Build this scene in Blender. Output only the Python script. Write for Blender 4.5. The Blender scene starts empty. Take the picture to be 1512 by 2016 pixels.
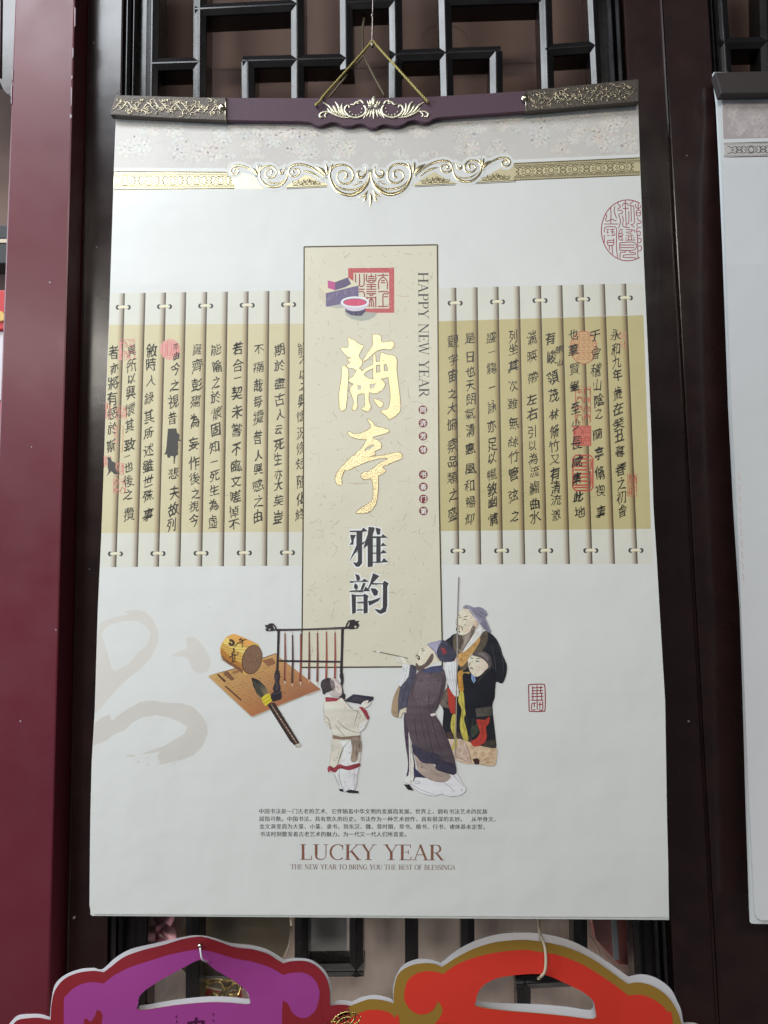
import bpy, bmesh, math, random
from mathutils import Vector, Matrix
from mathutils.geometry import tessellate_polygon

scene = bpy.context.scene
COL = scene.collection
R = random.Random(7)

# ------------------------------------------------------------------ camera
W, H, FPX = 1512.0, 2016.0, 1500.0
TH, PS, RO = math.radians(5.2), math.radians(2.0), -0.0035
CAM = Vector((0.0, -0.73, 1.5))
fw = Vector((-math.sin(PS) * math.cos(TH), math.cos(PS) * math.cos(TH), math.sin(TH)))
r0 = Vector((math.cos(PS), math.sin(PS), 0))
u0 = r0.cross(fw)
rt = r0 * math.cos(RO) + u0 * math.sin(RO)
up = u0 * math.cos(RO) - r0 * math.sin(RO)
cd = bpy.data.cameras.new('camera')
cd.sensor_fit = 'VERTICAL'; cd.sensor_height = 36.0; cd.lens = 36.0 * FPX / H
cd.clip_start = 0.02; cd.clip_end = 100
cam = bpy.data.objects.new('camera', cd); COL.objects.link(cam)
cam.matrix_world = Matrix(((rt.x, up.x, -fw.x, CAM.x), (rt.y, up.y, -fw.y, CAM.y), (rt.z, up.z, -fw.z, CAM.z), (0, 0, 0, 1)))
scene.camera = cam

# ------------------------------------------------------------------ light
world = bpy.data.worlds.new('World'); scene.world = world; world.use_nodes = True
bg = world.node_tree.nodes['Background']
bg.inputs[0].default_value = (0.80, 0.88, 1.0, 1); bg.inputs[1].default_value = 0.085

def area(name, loc, target, sx, sy, power, color):
    l = bpy.data.lights.new(name, 'AREA'); l.shape = 'RECTANGLE'; l.size = sx; l.size_y = sy
    l.energy = power; l.color = color
    o = bpy.data.objects.new(name, l); COL.objects.link(o); o.location = loc
    d = Vector(target) - Vector(loc)
    o.rotation_euler = d.to_track_quat('-Z', 'Y').to_euler()
    return o

area('ceiling_panel_light', (-1.05, -1.05, 3.05), (-1.05, -1.05, 0), 1.1, 0.8, 40, (0.90, 0.95, 1.0))
area('ceiling_panel_light', (-2.3, -4.3, 3.05), (-2.0, -4.0, 0), 1.4, 0.9, 70, (1.0, 0.95, 0.86))
area('ceiling_panel_light', (0.15, -2.9, 3.05), (0.15, -2.9, 0), 1.2, 0.8, 66, (1.0, 0.95, 0.86))
area('shop_window_light', (-1.7, -0.52, 1.95), (0, -0.1, 1.8), 0.8, 1.5, 40, (0.78, 0.90, 1.0))

area('cabinet_fill_light', (0.0, 0.056, 0.80), (0.0, 0.066, 1.6), 0.9, 0.02, 2.2, (1.0, 0.93, 0.86))  # added fill to brighten the lower openings, no such lamp is visible

scene.view_settings.view_transform = 'Standard'
scene.view_settings.look = 'None'
scene.view_settings.gamma = 1.0
scene.view_settings.exposure = -0.24
scene.view_settings.use_curve_mapping = False
scene.render.engine = 'CYCLES'
scene.cycles.max_bounces = 8
scene.cycles.transparent_max_bounces = 12
scene.cycles.caustics_reflective = False
scene.cycles.caustics_refractive = False

# ------------------------------------------------------------------ pixels to places
def unproj(px, py, Y):
    d = fw * FPX + rt * (px - W / 2) - up * (py - H / 2)
    return CAM + d * ((Y - CAM.y) / d.y)

def lerp_table(tab, t):
    if t <= tab[0][0]: return tab[0][1]
    for (a, va), (b, vb) in zip(tab, tab[1:]):
        if t <= b:
            k = (t - a) / (b - a); k = k * k * (3 - 2 * k) if tab is not CAL_TAB else k
            return va + (vb - va) * k
    return tab[-1][1]

# hang of the calendar: depth of the paper (metres in front of the screen) down the sheet
_raw = [(180, -.0195), (240, -.0225), (300, -.0278), (340, -.0318), (400, -.0372), (480, -.0430), (600, -.0505), (900, -.0615), (1150, -.0665), (1400, -.0675), (1600, -.0650), (1820, -.0590)]
def _cr(t):
    xs = [p[0] for p in _raw]
    if t <= xs[0]: return _raw[0][1] + (_raw[1][1] - _raw[0][1]) / (xs[1] - xs[0]) * (t - xs[0])
    if t >= xs[-1]: return _raw[-1][1] + (_raw[-1][1] - _raw[-2][1]) / (xs[-1] - xs[-2]) * (t - xs[-1])
    for i in range(len(xs) - 1):
        if t <= xs[i + 1]:
            def m(j):
                j0, j1 = max(j - 1, 0), min(j + 1, len(xs) - 1)
                return (_raw[j1][1] - _raw[j0][1]) / (xs[j1] - xs[j0])
            h = xs[i + 1] - xs[i]; s = (t - xs[i]) / h
            return ((2*s**3 - 3*s**2 + 1) * _raw[i][1] + (s**3 - 2*s**2 + s) * h * m(i)
                    + (-2*s**3 + 3*s**2) * _raw[i + 1][1] + (s**3 - s**2) * h * m(i + 1))
STEP = 40.0
CAL_TAB = [(k * STEP, _cr(k * STEP)) for k in range(-2, 54)]
def cal(px, py, h):
    return unproj(px, py, lerp_table(CAL_TAB, py) - h)

def flat(Y):
    return lambda px, py, h: unproj(px, py, Y - h)

# ------------------------------------------------------------------ colours and materials
def lin(c):
    c = c / 255.0
    return c / 12.92 if c <= 0.04045 else ((c + 0.055) / 1.055) ** 2.4
def srgb(r, g, b): return (lin(r), lin(g), lin(b), 1)
PAPER = (0.755, 0.75, 0.715)
_ref = (lin(211), lin(216), lin(221))
def ink(r, g, b):                       # printed ink colour, from how it reads on the white sheet
    return tuple(min(0.85, lin(c) / q * p) for c, q, p in zip((r, g, b), _ref, PAPER)) + (1,)

def material(name, base, rough=0.5, metal=0.0, bump=None, vary=None, coat=0.0, attr=False, spec=0.5, sheen=0.0, rvar=0.0):
    m = bpy.data.materials.new(name); m.use_nodes = True
    nt = m.node_tree; b = nt.nodes['Principled BSDF']
    b.inputs['Base Color'].default_value = base if len(base) == 4 else tuple(base) + (1,)
    b.inputs['Roughness'].default_value = rough
    b.inputs['Metallic'].default_value = metal
    b.inputs['Coat Weight'].default_value = coat
    b.inputs['Coat Roughness'].default_value = 0.15
    b.inputs['Specular IOR Level'].default_value = spec
    b.inputs['Sheen Weight'].default_value = sheen
    tc = nt.nodes.new('ShaderNodeTexCoord')
    if attr:
        a = nt.nodes.new('ShaderNodeVertexColor'); a.layer_name = 'ink'
        src = a.outputs['Color']
    else:
        rgb = nt.nodes.new('ShaderNodeRGB'); rgb.outputs[0].default_value = b.inputs['Base Color'].default_value
        src = rgb.outputs[0]
    if vary:
        sc, amt = vary
        n = nt.nodes.new('ShaderNodeTexNoise'); n.inputs['Scale'].default_value = sc; n.inputs['Detail'].default_value = 6
        nt.links.new(tc.outputs['Object'], n.inputs['Vector'])
        mr = nt.nodes.new('ShaderNodeMapRange'); mr.inputs['From Min'].default_value = 0.3; mr.inputs['From Max'].default_value = 0.7
        mr.inputs['To Min'].default_value = 1 - amt; mr.inputs['To Max'].default_value = 1 + amt
        nt.links.new(n.outputs['Fac'], mr.inputs['Value'])
        mx = nt.nodes.new('ShaderNodeVectorMath'); mx.operation = 'SCALE'
        nt.links.new(src, mx.inputs[0]); nt.links.new(mr.outputs['Result'], mx.inputs['Scale'])
        src = mx.outputs['Vector']
    nt.links.new(src, b.inputs['Base Color'])
    if rvar:
        n2 = nt.nodes.new('ShaderNodeTexNoise'); n2.inputs['Scale'].default_value = 22; n2.inputs['Detail'].default_value = 4
        nt.links.new(tc.outputs['Object'], n2.inputs['Vector'])
        m2 = nt.nodes.new('ShaderNodeMapRange'); m2.inputs['From Min'].default_value = .3; m2.inputs['From Max'].default_value = .7
        m2.inputs['To Min'].default_value = rough - rvar; m2.inputs['To Max'].default_value = rough + rvar
        nt.links.new(n2.outputs['Fac'], m2.inputs['Value']); nt.links.new(m2.outputs['Result'], b.inputs['Roughness'])
    last = None
    for bp in (bump or []):
        kind, sc, strength, dist = bp[:4]
        if kind == 'noise':
            t = nt.nodes.new('ShaderNodeTexNoise'); t.inputs['Scale'].default_value = sc; t.inputs['Detail'].default_value = 5
            out = t.outputs['Fac']; vin = t.inputs['Vector']
        elif kind == 'voronoi':
            t = nt.nodes.new('ShaderNodeTexVoronoi'); t.inputs['Scale'].default_value = sc
            out = t.outputs['Distance']; vin = t.inputs['Vector']
        elif kind == 'wave':
            t = nt.nodes.new('ShaderNodeTexWave'); t.inputs['Scale'].default_value = sc; t.inputs['Distortion'].default_value = 14
            t.inputs['Detail'].default_value = 2; t.inputs['Detail Scale'].default_value = 1.6
            t.wave_type = 'RINGS'
            out = t.outputs['Fac']; vin = t.inputs['Vector']
        if len(bp) > 4:
            mp = nt.nodes.new('ShaderNodeMapping'); mp.inputs['Scale'].default_value = bp[4]
            nt.links.new(tc.outputs['Object'], mp.inputs['Vector']); nt.links.new(mp.outputs['Vector'], vin)
        else:
            nt.links.new(tc.outputs['Object'], vin)
        bn = nt.nodes.new('ShaderNodeBump'); bn.inputs['Strength'].default_value = strength; bn.inputs['Distance'].default_value = dist
        nt.links.new(out, bn.inputs['Height'])
        if last: nt.links.new(last, bn.inputs['Normal'])
        last = bn.outputs['Normal']
    if last: nt.links.new(last, b.inputs['Normal'])
    return m

M = {}
M['print'] = material('printed_paper', (1, 1, 1), 0.42, attr=True, spec=0.45,
                      bump=[('noise', 420, 0.10, 0.0005, (1, 1, 2.2)), ('noise', 9, 0.22, 0.005), ('noise', 3.2, 0.45, 0.012)])
M['calligraphy_ink'] = material('calligraphy_ink', (1, 1, 1), 0.40, attr=True, spec=0.5)
M['pages'] = material('page_stack_paper', (0.72, 0.74, 0.70), 0.6)
M['foil'] = material('gold_foil', (0.84, 0.71, 0.41), 0.27, 0.95, bump=[('noise', 60, 0.25, 0.0012)])
M['foil_flat'] = material('flat_gold_foil', (0.80, 0.71, 0.45), 0.40, 0.5, bump=[('noise', 90, 0.2, 0.0012)])
M['foil_dark'] = material('gold_foil_engraving', (0.095, 0.068, 0.030), 0.55, 0.0, spec=0.15)
M['frame_line'] = material('olive_gold_line', (0.085, 0.068, 0.035), 0.4, 0.5)
M['foil_sand'] = material('sanded_gold_foil', (0.93, 0.78, 0.47), 0.42, 1.0, bump=[('noise', 1100, 0.6, 0.0008)])
M['ornament'] = material('pale_gold_ornament', (0.86, 0.81, 0.62), 0.36, 0.75, bump=[('noise', 700, 0.5, 0.0006)])
M['bronze'] = material('embossed_bronze', (0.090, 0.076, 0.066), 0.42, 0.5, bump=[('noise', 420, 0.5, 0.0008)])
M['bronze_ridge'] = material('pale_bronze_ridges', (0.50, 0.43, 0.31), 0.30, 0.9, bump=[('noise', 500, 0.4, 0.0006)])  # ridges in a paler bronze than the caps
M['rivet'] = material('rivet_brass', (0.62, 0.55, 0.42), 0.2, 1.0)
M['bar_cloth'] = material('maroon_bar_board', srgb(84, 58, 72), 0.6, bump=[('noise', 1500, 0.4, 0.0004)], vary=(900, 0.12))
M['dark_bar'] = material('brown_bar_board', srgb(58, 50, 50), 0.6)
M['cord'] = material('golden_cord', (0.36, 0.29, 0.085), 0.45, 0.25)
M['wire'] = material('hook_wire', (0.30, 0.24, 0.22), 0.25, 0.9)
M['string'] = material('cream_string', (0.46, 0.39, 0.28), 0.8)
M['lacquer'] = material('dark_lacquered_wood', (0.027, 0.0125, 0.0120), 0.22, coat=0.25, spec=0.5, rvar=.05, vary=(30, 0.25),
                        bump=[('noise', 160, 0.12, 0.0006, (1, 1, .12)), ('noise', 7, 0.2, 0.004)])
M['lattice'] = material('black_lacquered_lattice', (0.007, 0.0055, 0.006), 0.27, coat=0.2, rvar=.06, vary=(40, 0.25),
                        bump=[('noise', 200, 0.10, 0.0005, (1, 1, .4)), ('noise', 40, 0.2, 0.001)])
M['red_lacquer'] = material('red_brown_lacquer', (0.128, 0.0185, 0.0285), 0.36, coat=0.10, spec=0.42, rvar=.08, vary=(6, 0.10),
                            bump=[('noise', 240, 0.05, 0.0004), ('noise', 5, 0.15, 0.004)])
M['back'] = material('brown_card', (0.175, 0.105, 0.082), 0.75, vary=(14, 0.10), bump=[('noise', 60, .2, .001)])
M['back_grey'] = material('grey_brown_cloth', (0.88, 0.69, 0.63), 0.85, vary=(10, 0.18), bump=[('noise', 30, .5, .004, (4, 1, .3))])
M['bag_print'] = material('printed_card', (1, 1, 1), 0.55, attr=True, spec=0.2, bump=[('noise', 900, 0.08, 0.0003), ('noise', 25, 0.12, 0.002)])
M['bag_white'] = material('white_card', (0.68, 0.68, 0.72), 0.55)
M['clear'] = material('clear_plastic', (0.75, 0.75, 0.78), 0.08, spec=0.6)
M['pink'] = material('pink_petals', (0.85, 0.36, 0.46), 0.5, vary=(60, .3))
M['fan'] = material('brown_paper_disc', (0.36, 0.27, 0.18), 0.6, vary=(20, .12))
M['rim'] = material('pale_wooden_rim', (0.60, 0.50, 0.36), 0.5)
M['gold'] = material('gold_plastic', (0.75, 0.55, 0.20), 0.22, 1.0, bump=[('noise', 200, .4, .002)])
M['crimson'] = material('crimson_card', (0.55, 0.03, 0.04), 0.4)
M['redcard'] = material('red_card', (0.40, 0.11, 0.11), 0.5)
M['greycard'] = material('grey_card', (0.66, 0.62, 0.64), 0.6, vary=(12, .15))
M['blackcard'] = material('black_card', (0.015, 0.015, 0.017), 0.45)
M['yellow'] = material('yellow_paper', (0.70, 0.45, 0.12), 0.5)
M['chip'] = material('bare_wood_chip', (.42, .33, .36), .6)
M['ivory'] = material('ivory_ceramic', (0.75, 0.72, 0.62), 0.3)
def glass_material():
    m = bpy.data.materials.new('window_glass'); m.use_nodes = True; nt = m.node_tree
    for n in list(nt.nodes): nt.nodes.remove(n)
    o = nt.nodes.new('ShaderNodeOutputMaterial'); mix = nt.nodes.new('ShaderNodeMixShader')
    t = nt.nodes.new('ShaderNodeBsdfTransparent'); g = nt.nodes.new('ShaderNodeBsdfGlossy'); f = nt.nodes.new('ShaderNodeFresnel')
    t.inputs[0].default_value = (0.93, 0.95, 0.94, 1); g.inputs['Roughness'].default_value = 0.03; f.inputs[0].default_value = 1.5
    nt.links.new(f.outputs[0], mix.inputs[0]); nt.links.new(t.outputs[0], mix.inputs[1]); nt.links.new(g.outputs[0], mix.inputs[2])
    nt.links.new(mix.outputs[0], o.inputs[0])
    return m
M['glass'] = glass_material()

# ------------------------------------------------------------------ objects
def tag(o, label, cat, group=None):
    o['label'] = label; o['category'] = cat
    if group: o['group'] = group
    return o
def thing(name, loc, label, cat, group=None):
    o = bpy.data.objects.new(name, None); COL.objects.link(o); o.location = loc
    o.empty_display_size = 0.05
    return tag(o, label, cat, group)
def root_of(o):
    v = Vector((0, 0, 0))
    while o is not None:
        v = v + o.location; o = o.parent
    return v
def link_mesh(name, me, mat, parent=None):
    o = bpy.data.objects.new(name, me); COL.objects.link(o)
    if mat and not me.materials: me.materials.append(mat)
    if parent is not None:
        off = root_of(parent); me.transform(Matrix.Translation(-off)); o.parent = parent
    return o
def from_bm(name, bm, mat, parent=None, smooth=False):
    bmesh.ops.recalc_face_normals(bm, faces=bm.faces)
    me = bpy.data.meshes.new(name); bm.to_mesh(me); bm.free()
    if smooth:
        for p in me.polygons: p.use_smooth = True
    return link_mesh(name, me, mat, parent)

def spline(pts, closed=True, n=5):
    out = []; L = len(pts)
    for i in range(L if closed else L - 1):
        g = (lambda j: pts[j % L]) if closed else (lambda j: pts[max(0, min(L - 1, j))])
        p0, p1, p2, p3 = g(i - 1), g(i), g(i + 1), g(i + 2)
        for k in range(n):
            t = k / n
            out.append(tuple(0.5 * (2*b + (c - a)*t + (2*a - 5*b + 4*c - d)*t*t + (3*b - a - 3*c + d)*t**3)
                             for a, b, c, d in zip(p0, p1, p2, p3)))
    if not closed: out.append(tuple(pts[-1]))
    return out
def F(ox, oy, s):
    return lambda pts: [(ox + p[0] / s, oy + p[1] / s) + tuple(p[2:]) for p in pts]

class Sheet:
    """flat printed shapes on a surface; shapes that overlap are stacked as thin films"""
    FILM = 0.4e-5
    def __init__(self, surf, base=0.0, cut_y=STEP, cut_x=None, stack=True):
        self.s = surf; self.base = base; self.cy = cut_y; self.cx = cut_x; self.stack = stack
        self.v = []; self.f = []; self.c = []; self.boxes = []; self.maxlayer = 0
    def _layer(self, pts):
        x0 = min(p[0] for p in pts); x1 = max(p[0] for p in pts); y0 = min(p[1] for p in pts); y1 = max(p[1] for p in pts)
        l = 0
        if self.stack:
            for (a, b, c, d, k) in self.boxes:
                if k >= l and a < x1 and b > x0 and c < y1 and d > y0: l = k + 1
            self.boxes.append((x0, x1, y0, y1, l))
        self.maxlayer = max(self.maxlayer, l)
        return l
    def poly(self, pts, col, smooth=False, holes=None, n=5, layer=None, cols=None):
        if smooth: pts = spline(pts, True, n)
        holes = [spline(h, True, n) if smooth else h for h in (holes or [])]
        l = self._layer(pts) if layer is None else layer
        loops = [[Vector((p[0], p[1], 0)) for p in lp] for lp in [pts] + holes]
        tris = tessellate_polygon(loops); allp = [p for lp in [pts] + holes for p in lp]
        b = len(self.v)
        self.v += [(p[0], p[1], l) for p in allp]
        for t in tris:
            self.f.append(tuple(b + i for i in t)); self.c.append([cols[i] if cols else col for i in t])
        return l
    def stroke(self, pts, w, col, smooth=True, n=4, layer=None, closed=False, taper=False):
        ww = w if isinstance(w, (list, tuple)) else [w] * len(pts)
        if taper: ww = [ww[i] * (0.35 + 0.65 * math.sin(math.pi * (i + .35) / (len(pts) - .3))) for i in range(len(pts))]
        q = [(p[0], p[1], ww[i]) for i, p in enumerate(pts)]
        if smooth and len(q) > 2: q = spline(q, closed, n)
        if closed: q = q + [q[0]]
        lo, hi = [], []
        for i, p in enumerate(q):
            a = q[i - 1] if i > 0 else (q[-2] if closed else p); c = q[i + 1] if i < len(q) - 1 else (q[1] if closed else p)
            dx, dy = c[0] - a[0], c[1] - a[1]; L = math.hypot(dx, dy) or 1
            nx, ny = -dy / L * p[2] / 2, dx / L * p[2] / 2
            lo.append((p[0] - nx, p[1] - ny)); hi.append((p[0] + nx, p[1] + ny))
        l = self._layer(lo + hi) if layer is None else layer
        b = len(self.v); N = len(q)
        self.v += [(p[0], p[1], l) for p in lo + hi]
        for i in range(N - 1):
            self.f.append((b + i, b + i + 1, b + N + i + 1, b + N + i)); self.c.append([col] * 4)
    def ellipse(self, cx, cy, rx, ry, col, rot=0, n=28, layer=None, cut=None):
        pts = []
        for k in range(n):
            a = 2 * math.pi * k / n; x, y = rx * math.cos(a), ry * math.sin(a)
            pts.append((cx + x * math.cos(rot) - y * math.sin(rot), cy + x * math.sin(rot) + y * math.cos(rot)))
        return self.poly(pts, col, layer=layer)
    def ring(self, cx, cy, rx, ry, w, col, n=28, a0=0, a1=360, layer=None):
        pts = [(cx + rx * math.cos(math.radians(a0 + (a1 - a0) * k / n)), cy + ry * math.sin(math.radians(a0 + (a1 - a0) * k / n))) for k in range(n + 1)]
        self.stroke(pts, w, col, smooth=False, layer=layer)
    def quad(self, pts, cols, layer=None):
        l = self._layer(pts) if layer is None else layer
        b = len(self.v); self.v += [(p[0], p[1], l) for p in pts]
        self.f.append((b, b + 1, b + 2, b + 3)); self.c.append(cols if isinstance(cols, list) else [cols] * 4)
    def tris(self, pts, faces, col, layer=0):
        b = len(self.v); self.v += [(p[0], p[1], layer) for p in pts]
        for f in faces:
            self.f.append(tuple(b + i for i in f)); self.c.append([col] * len(f))
    def build(self, name, mat, parent=None, thick=0.0, cuts=True, smooth=False):
        bm = bmesh.new(); cl = bm.loops.layers.float_color.new('ink')
        vs = [bm.verts.new(p) for p in self.v]
        for f, c in zip(self.f, self.c):
            if len(set(f)) < 3: continue
            try: fc = bm.faces.new([vs[i] for i in f])
            except ValueError: continue
            for lp, k in zip(fc.loops, c): lp[cl] = k
        bmesh.ops.dissolve_degenerate(bm, dist=1e-4, edges=bm.edges)
        if cuts:
            for axis, st in ((1, self.cy), (0, self.cx)):
                if not st or not bm.verts: continue
                lo = min(v.co[axis] for v in bm.verts); hi = max(v.co[axis] for v in bm.verts)
                k = math.floor(lo / st) + 1
                while k * st < hi:
                    no = (0, 1, 0) if axis else (1, 0, 0)
                    bmesh.ops.bisect_plane(bm, geom=bm.verts[:] + bm.edges[:] + bm.faces[:], dist=1e-5,
                                           plane_co=(k * st * no[0], k * st * no[1], 0), plane_no=no)
                    k += 1
        for v in bm.verts:
            v.co = self.s(v.co.x, v.co.y, self.base + v.co.z * self.FILM)
        bm.normal_update()
        bmesh.ops.reverse_faces(bm, faces=[f for f in bm.faces if f.normal.y > 0])
        me = bpy.data.meshes.new(name); bm.to_mesh(me); bm.free()
        if smooth:
            for p in me.polygons: p.use_smooth = True
        o = link_mesh(name, me, mat, parent)
        if thick:
            sm = o.modifiers.new('thickness', 'SOLIDIFY'); sm.thickness = thick; sm.offset = -1
            es = o.modifiers.new('crisp_edges', 'EDGE_SPLIT'); es.split_angle = math.radians(40)
        return o

class Relief:
    """raised strokes with a ridge, for embossed foil and cast ornament"""
    def __init__(self, surf, base): self.s = surf; self.b = base; self.bm = bmesh.new()
    def ridge(self, pts, w, lift=0.3, n=5, smooth=True):
        ww = w if isinstance(w, (list, tuple)) else [w] * len(pts)
        q = [(p[0], p[1], ww[i]) for i, p in enumerate(pts)]
        if smooth and len(q) > 2: q = spline(q, False, n)
        rows = []
        px = 0.00049
        for i, p in enumerate(q):
            a = q[max(0, i - 1)]; c = q[min(len(q) - 1, i + 1)]
            dx, dy = c[0] - a[0], c[1] - a[1]; L = math.hypot(dx, dy) or 1
            nx, ny = -dy / L * p[2] / 2, dx / L * p[2] / 2
            row = []
            for s, h in ((-1, 0), (-.62, .72), (0, 1), (.62, .72), (1, 0)):
                row.append(self.bm.verts.new(self.s(p[0] + nx * s, p[1] + ny * s, self.b + h * lift * p[2] * px)))
            rows.append(row)
        for r1, r2 in zip(rows, rows[1:]):
            for k in range(4): self.bm.faces.new((r1[k], r1[k + 1], r2[k + 1], r2[k]))
        for r in (rows[0], rows[-1]): self.bm.faces.new(r)
    def dome(self, cx, cy, r, lift=0.5, n=12, ry=None):
        ry = ry or r; px = 0.00049
        top = self.bm.verts.new(self.s(cx, cy, self.b + lift * r * px * 1.6)); prev = None
        rings = []
        for f, h in ((1, 0), (.8, .62), (.45, .92)):
            rings.append([self.bm.verts.new(self.s(cx + r * f * math.cos(2 * math.pi * k / n), cy + ry * f * math.sin(2 * math.pi * k / n), self.b + h * lift * r * px * 1.6)) for k in range(n)])
        for a, b in zip(rings, rings[1:]):
            for k in range(n): self.bm.faces.new((a[k], a[(k + 1) % n], b[(k + 1) % n], b[k]))
        for k in range(n): self.bm.faces.new((rings[-1][k], rings[-1][(k + 1) % n], top))
    def build(self, name, mat, parent=None): return from_bm(name, self.bm, mat, parent, True)

def block(name, pts, Yf, depth, mat, parent=None, bevel=0.0, seg=2, surf=None, smooth=False):
    """a board: an outline in the plane Yf, pushed back by depth, front edges eased"""
    bm = bmesh.new()
    s = surf or (lambda x, y, h: unproj(x, y, Yf))
    front = [bm.verts.new(s(p[0], p[1], 0)) for p in pts]
    back = [bm.verts.new(v.co + Vector((0, depth, 0))) for v in front]
    n = len(pts)
    f = bm.faces.new(front)
    bm.faces.new(back[::-1])
    for i in range(n): bm.faces.new((front[i], front[(i + 1) % n], back[(i + 1) % n], back[i]))
    if bevel:
        ed = [e for e in f.edges]
        bmesh.ops.bevel(bm, geom=ed, offset=bevel, segments=seg, affect='EDGES', profile=0.6)
    return from_bm(name, bm, mat, parent, smooth)

def bar(name, a, b, w, Yf, depth, mat, parent=None, profile=None, w2=None):
    """a straight moulded bar between two points, width in pixels"""
    A, B = unproj(a[0], a[1], Yf), unproj(b[0], b[1], Yf)
    d = (B - A).normalized(); n = Vector((-d.z, 0, d.x))
    sc = lambda p: (unproj(p[0] + 10, p[1], Yf) - unproj(p[0], p[1], Yf)).length / 10
    wa, wb = w * sc(a), (w2 or w) * sc(b)
    prof = profile or [(-.5, 1.0), (-.5, .16), (-.46, .092), (-.12, .019), (-.05, .003), (.05, .003), (.12, .019), (.46, .092), (.5, .16), (.5, 1.0)]
    bm = bmesh.new(); rows = []
    for P, ww in ((A, wa), (B, wb)):
        rows.append([bm.verts.new(P + n * (s * ww) + Vector((0, t * depth, 0))) for s, t in prof])
    L = len(prof)
    for k in range(L): bm.faces.new((rows[0][k], rows[0][(k + 1) % L], rows[1][(k + 1) % L], rows[1][k]))
    bm.faces.new(rows[0]); bm.faces.new(rows[1][::-1])
    o = from_bm(name, bm, mat, parent)
    return o

def tube(name, pts, r, mat, parent=None, sides=8, sm=True, n=5, bm=None):
    own = bm is None; bm = bm or bmesh.new()
    P = [Vector(p) for p in (spline([tuple(p) for p in pts], False, n) if sm else pts)]
    rows = []
    for i, p in enumerate(P):
        d = (P[min(i + 1, len(P) - 1)] - P[max(i - 1, 0)]).normalized()
        a = d.cross(Vector((0, 1, 0)))
        if a.length < 1e-4: a = d.cross(Vector((1, 0, 0)))
        a.normalize(); b = d.cross(a)
        rows.append([bm.verts.new(p + (a * math.cos(2 * math.pi * k / sides) + b * math.sin(2 * math.pi * k / sides)) * r) for k in range(sides)])
    for x, y in zip(rows, rows[1:]):
        for k in range(sides): bm.faces.new((x[k], x[(k + 1) % sides], y[(k + 1) % sides], y[k]))
    bm.faces.new(rows[0]); bm.faces.new(rows[-1][::-1])
    return from_bm(name, bm, mat, parent, True) if own else bm

# ------------------------------------------------------------------ lettering
GL = {}
def load_glyphs(chars, bold):
    todo = [c for c in dict.fromkeys(chars) if (c, bold) not in GL]
    obs = []
    for c in todo:
        cu = bpy.data.curves.new('letter', 'FONT'); cu.body = c; cu.resolution_u = 3; cu.offset = bold
        o = bpy.data.objects.new('letter', cu); COL.objects.link(o); obs.append((c, o, cu))
    bpy.context.view_layer.update()
    dg = bpy.context.evaluated_depsgraph_get()
    for c, o, cu in obs:
        e = o.evaluated_get(dg); me = e.to_mesh()
        GL[(c, bold)] = ([(v.co.x, v.co.y) for v in me.vertices], [tuple(p.vertices) for p in me.polygons])
        e.to_mesh_clear()
    for c, o, cu in obs:
        bpy.data.objects.remove(o); bpy.data.curves.remove(cu)
def glyph(sh, ch, cx, cy, size, col, bold=0.0, warp=0.0, layer=0, ux=(1, 0), uy=(0, -1), xs=1.0, strike=()):
    v, f = GL[(ch, bold)]
    if not v: return
    rr = R
    rise = 0.16 * warp + rr.uniform(-.03, .05) * warp; lean = rr.uniform(-.06, .12) * warp
    sx = size * xs * (1 + rr.uniform(-.14, .06) * warp); sy = size * (1 + rr.uniform(-.08, .12) * warp)
    p1, p2, p3, p4 = (rr.uniform(0, 6.28) for _ in range(4)); A = 0.035 * warp
    out = []
    for x, y in v:
        x -= 0.5; y -= 0.38
        x2 = x + A * math.sin(7 * y + p1) + A * .6 * math.sin(13 * y + 5 * x + p2) + lean * y
        y2 = y + A * math.sin(6 * x + p3) + A * .6 * math.sin(14 * x + 4 * y + p4) + rise * x
        k = 1 + 0.22 * warp * max(0, -y) * x * 2
        px, py = x2 * sx * k, y2 * sy
        q = (cx + ux[0] * px + uy[0] * py, cy + ux[1] * px + uy[1] * py)
        out.append(q)
    sh.tris(out, f, col, layer)
    for k, (dx, dy) in enumerate(strike): sh.tris([(q[0] + dx, q[1] + dy) for q in out], f, col, layer + k + 1)

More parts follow.
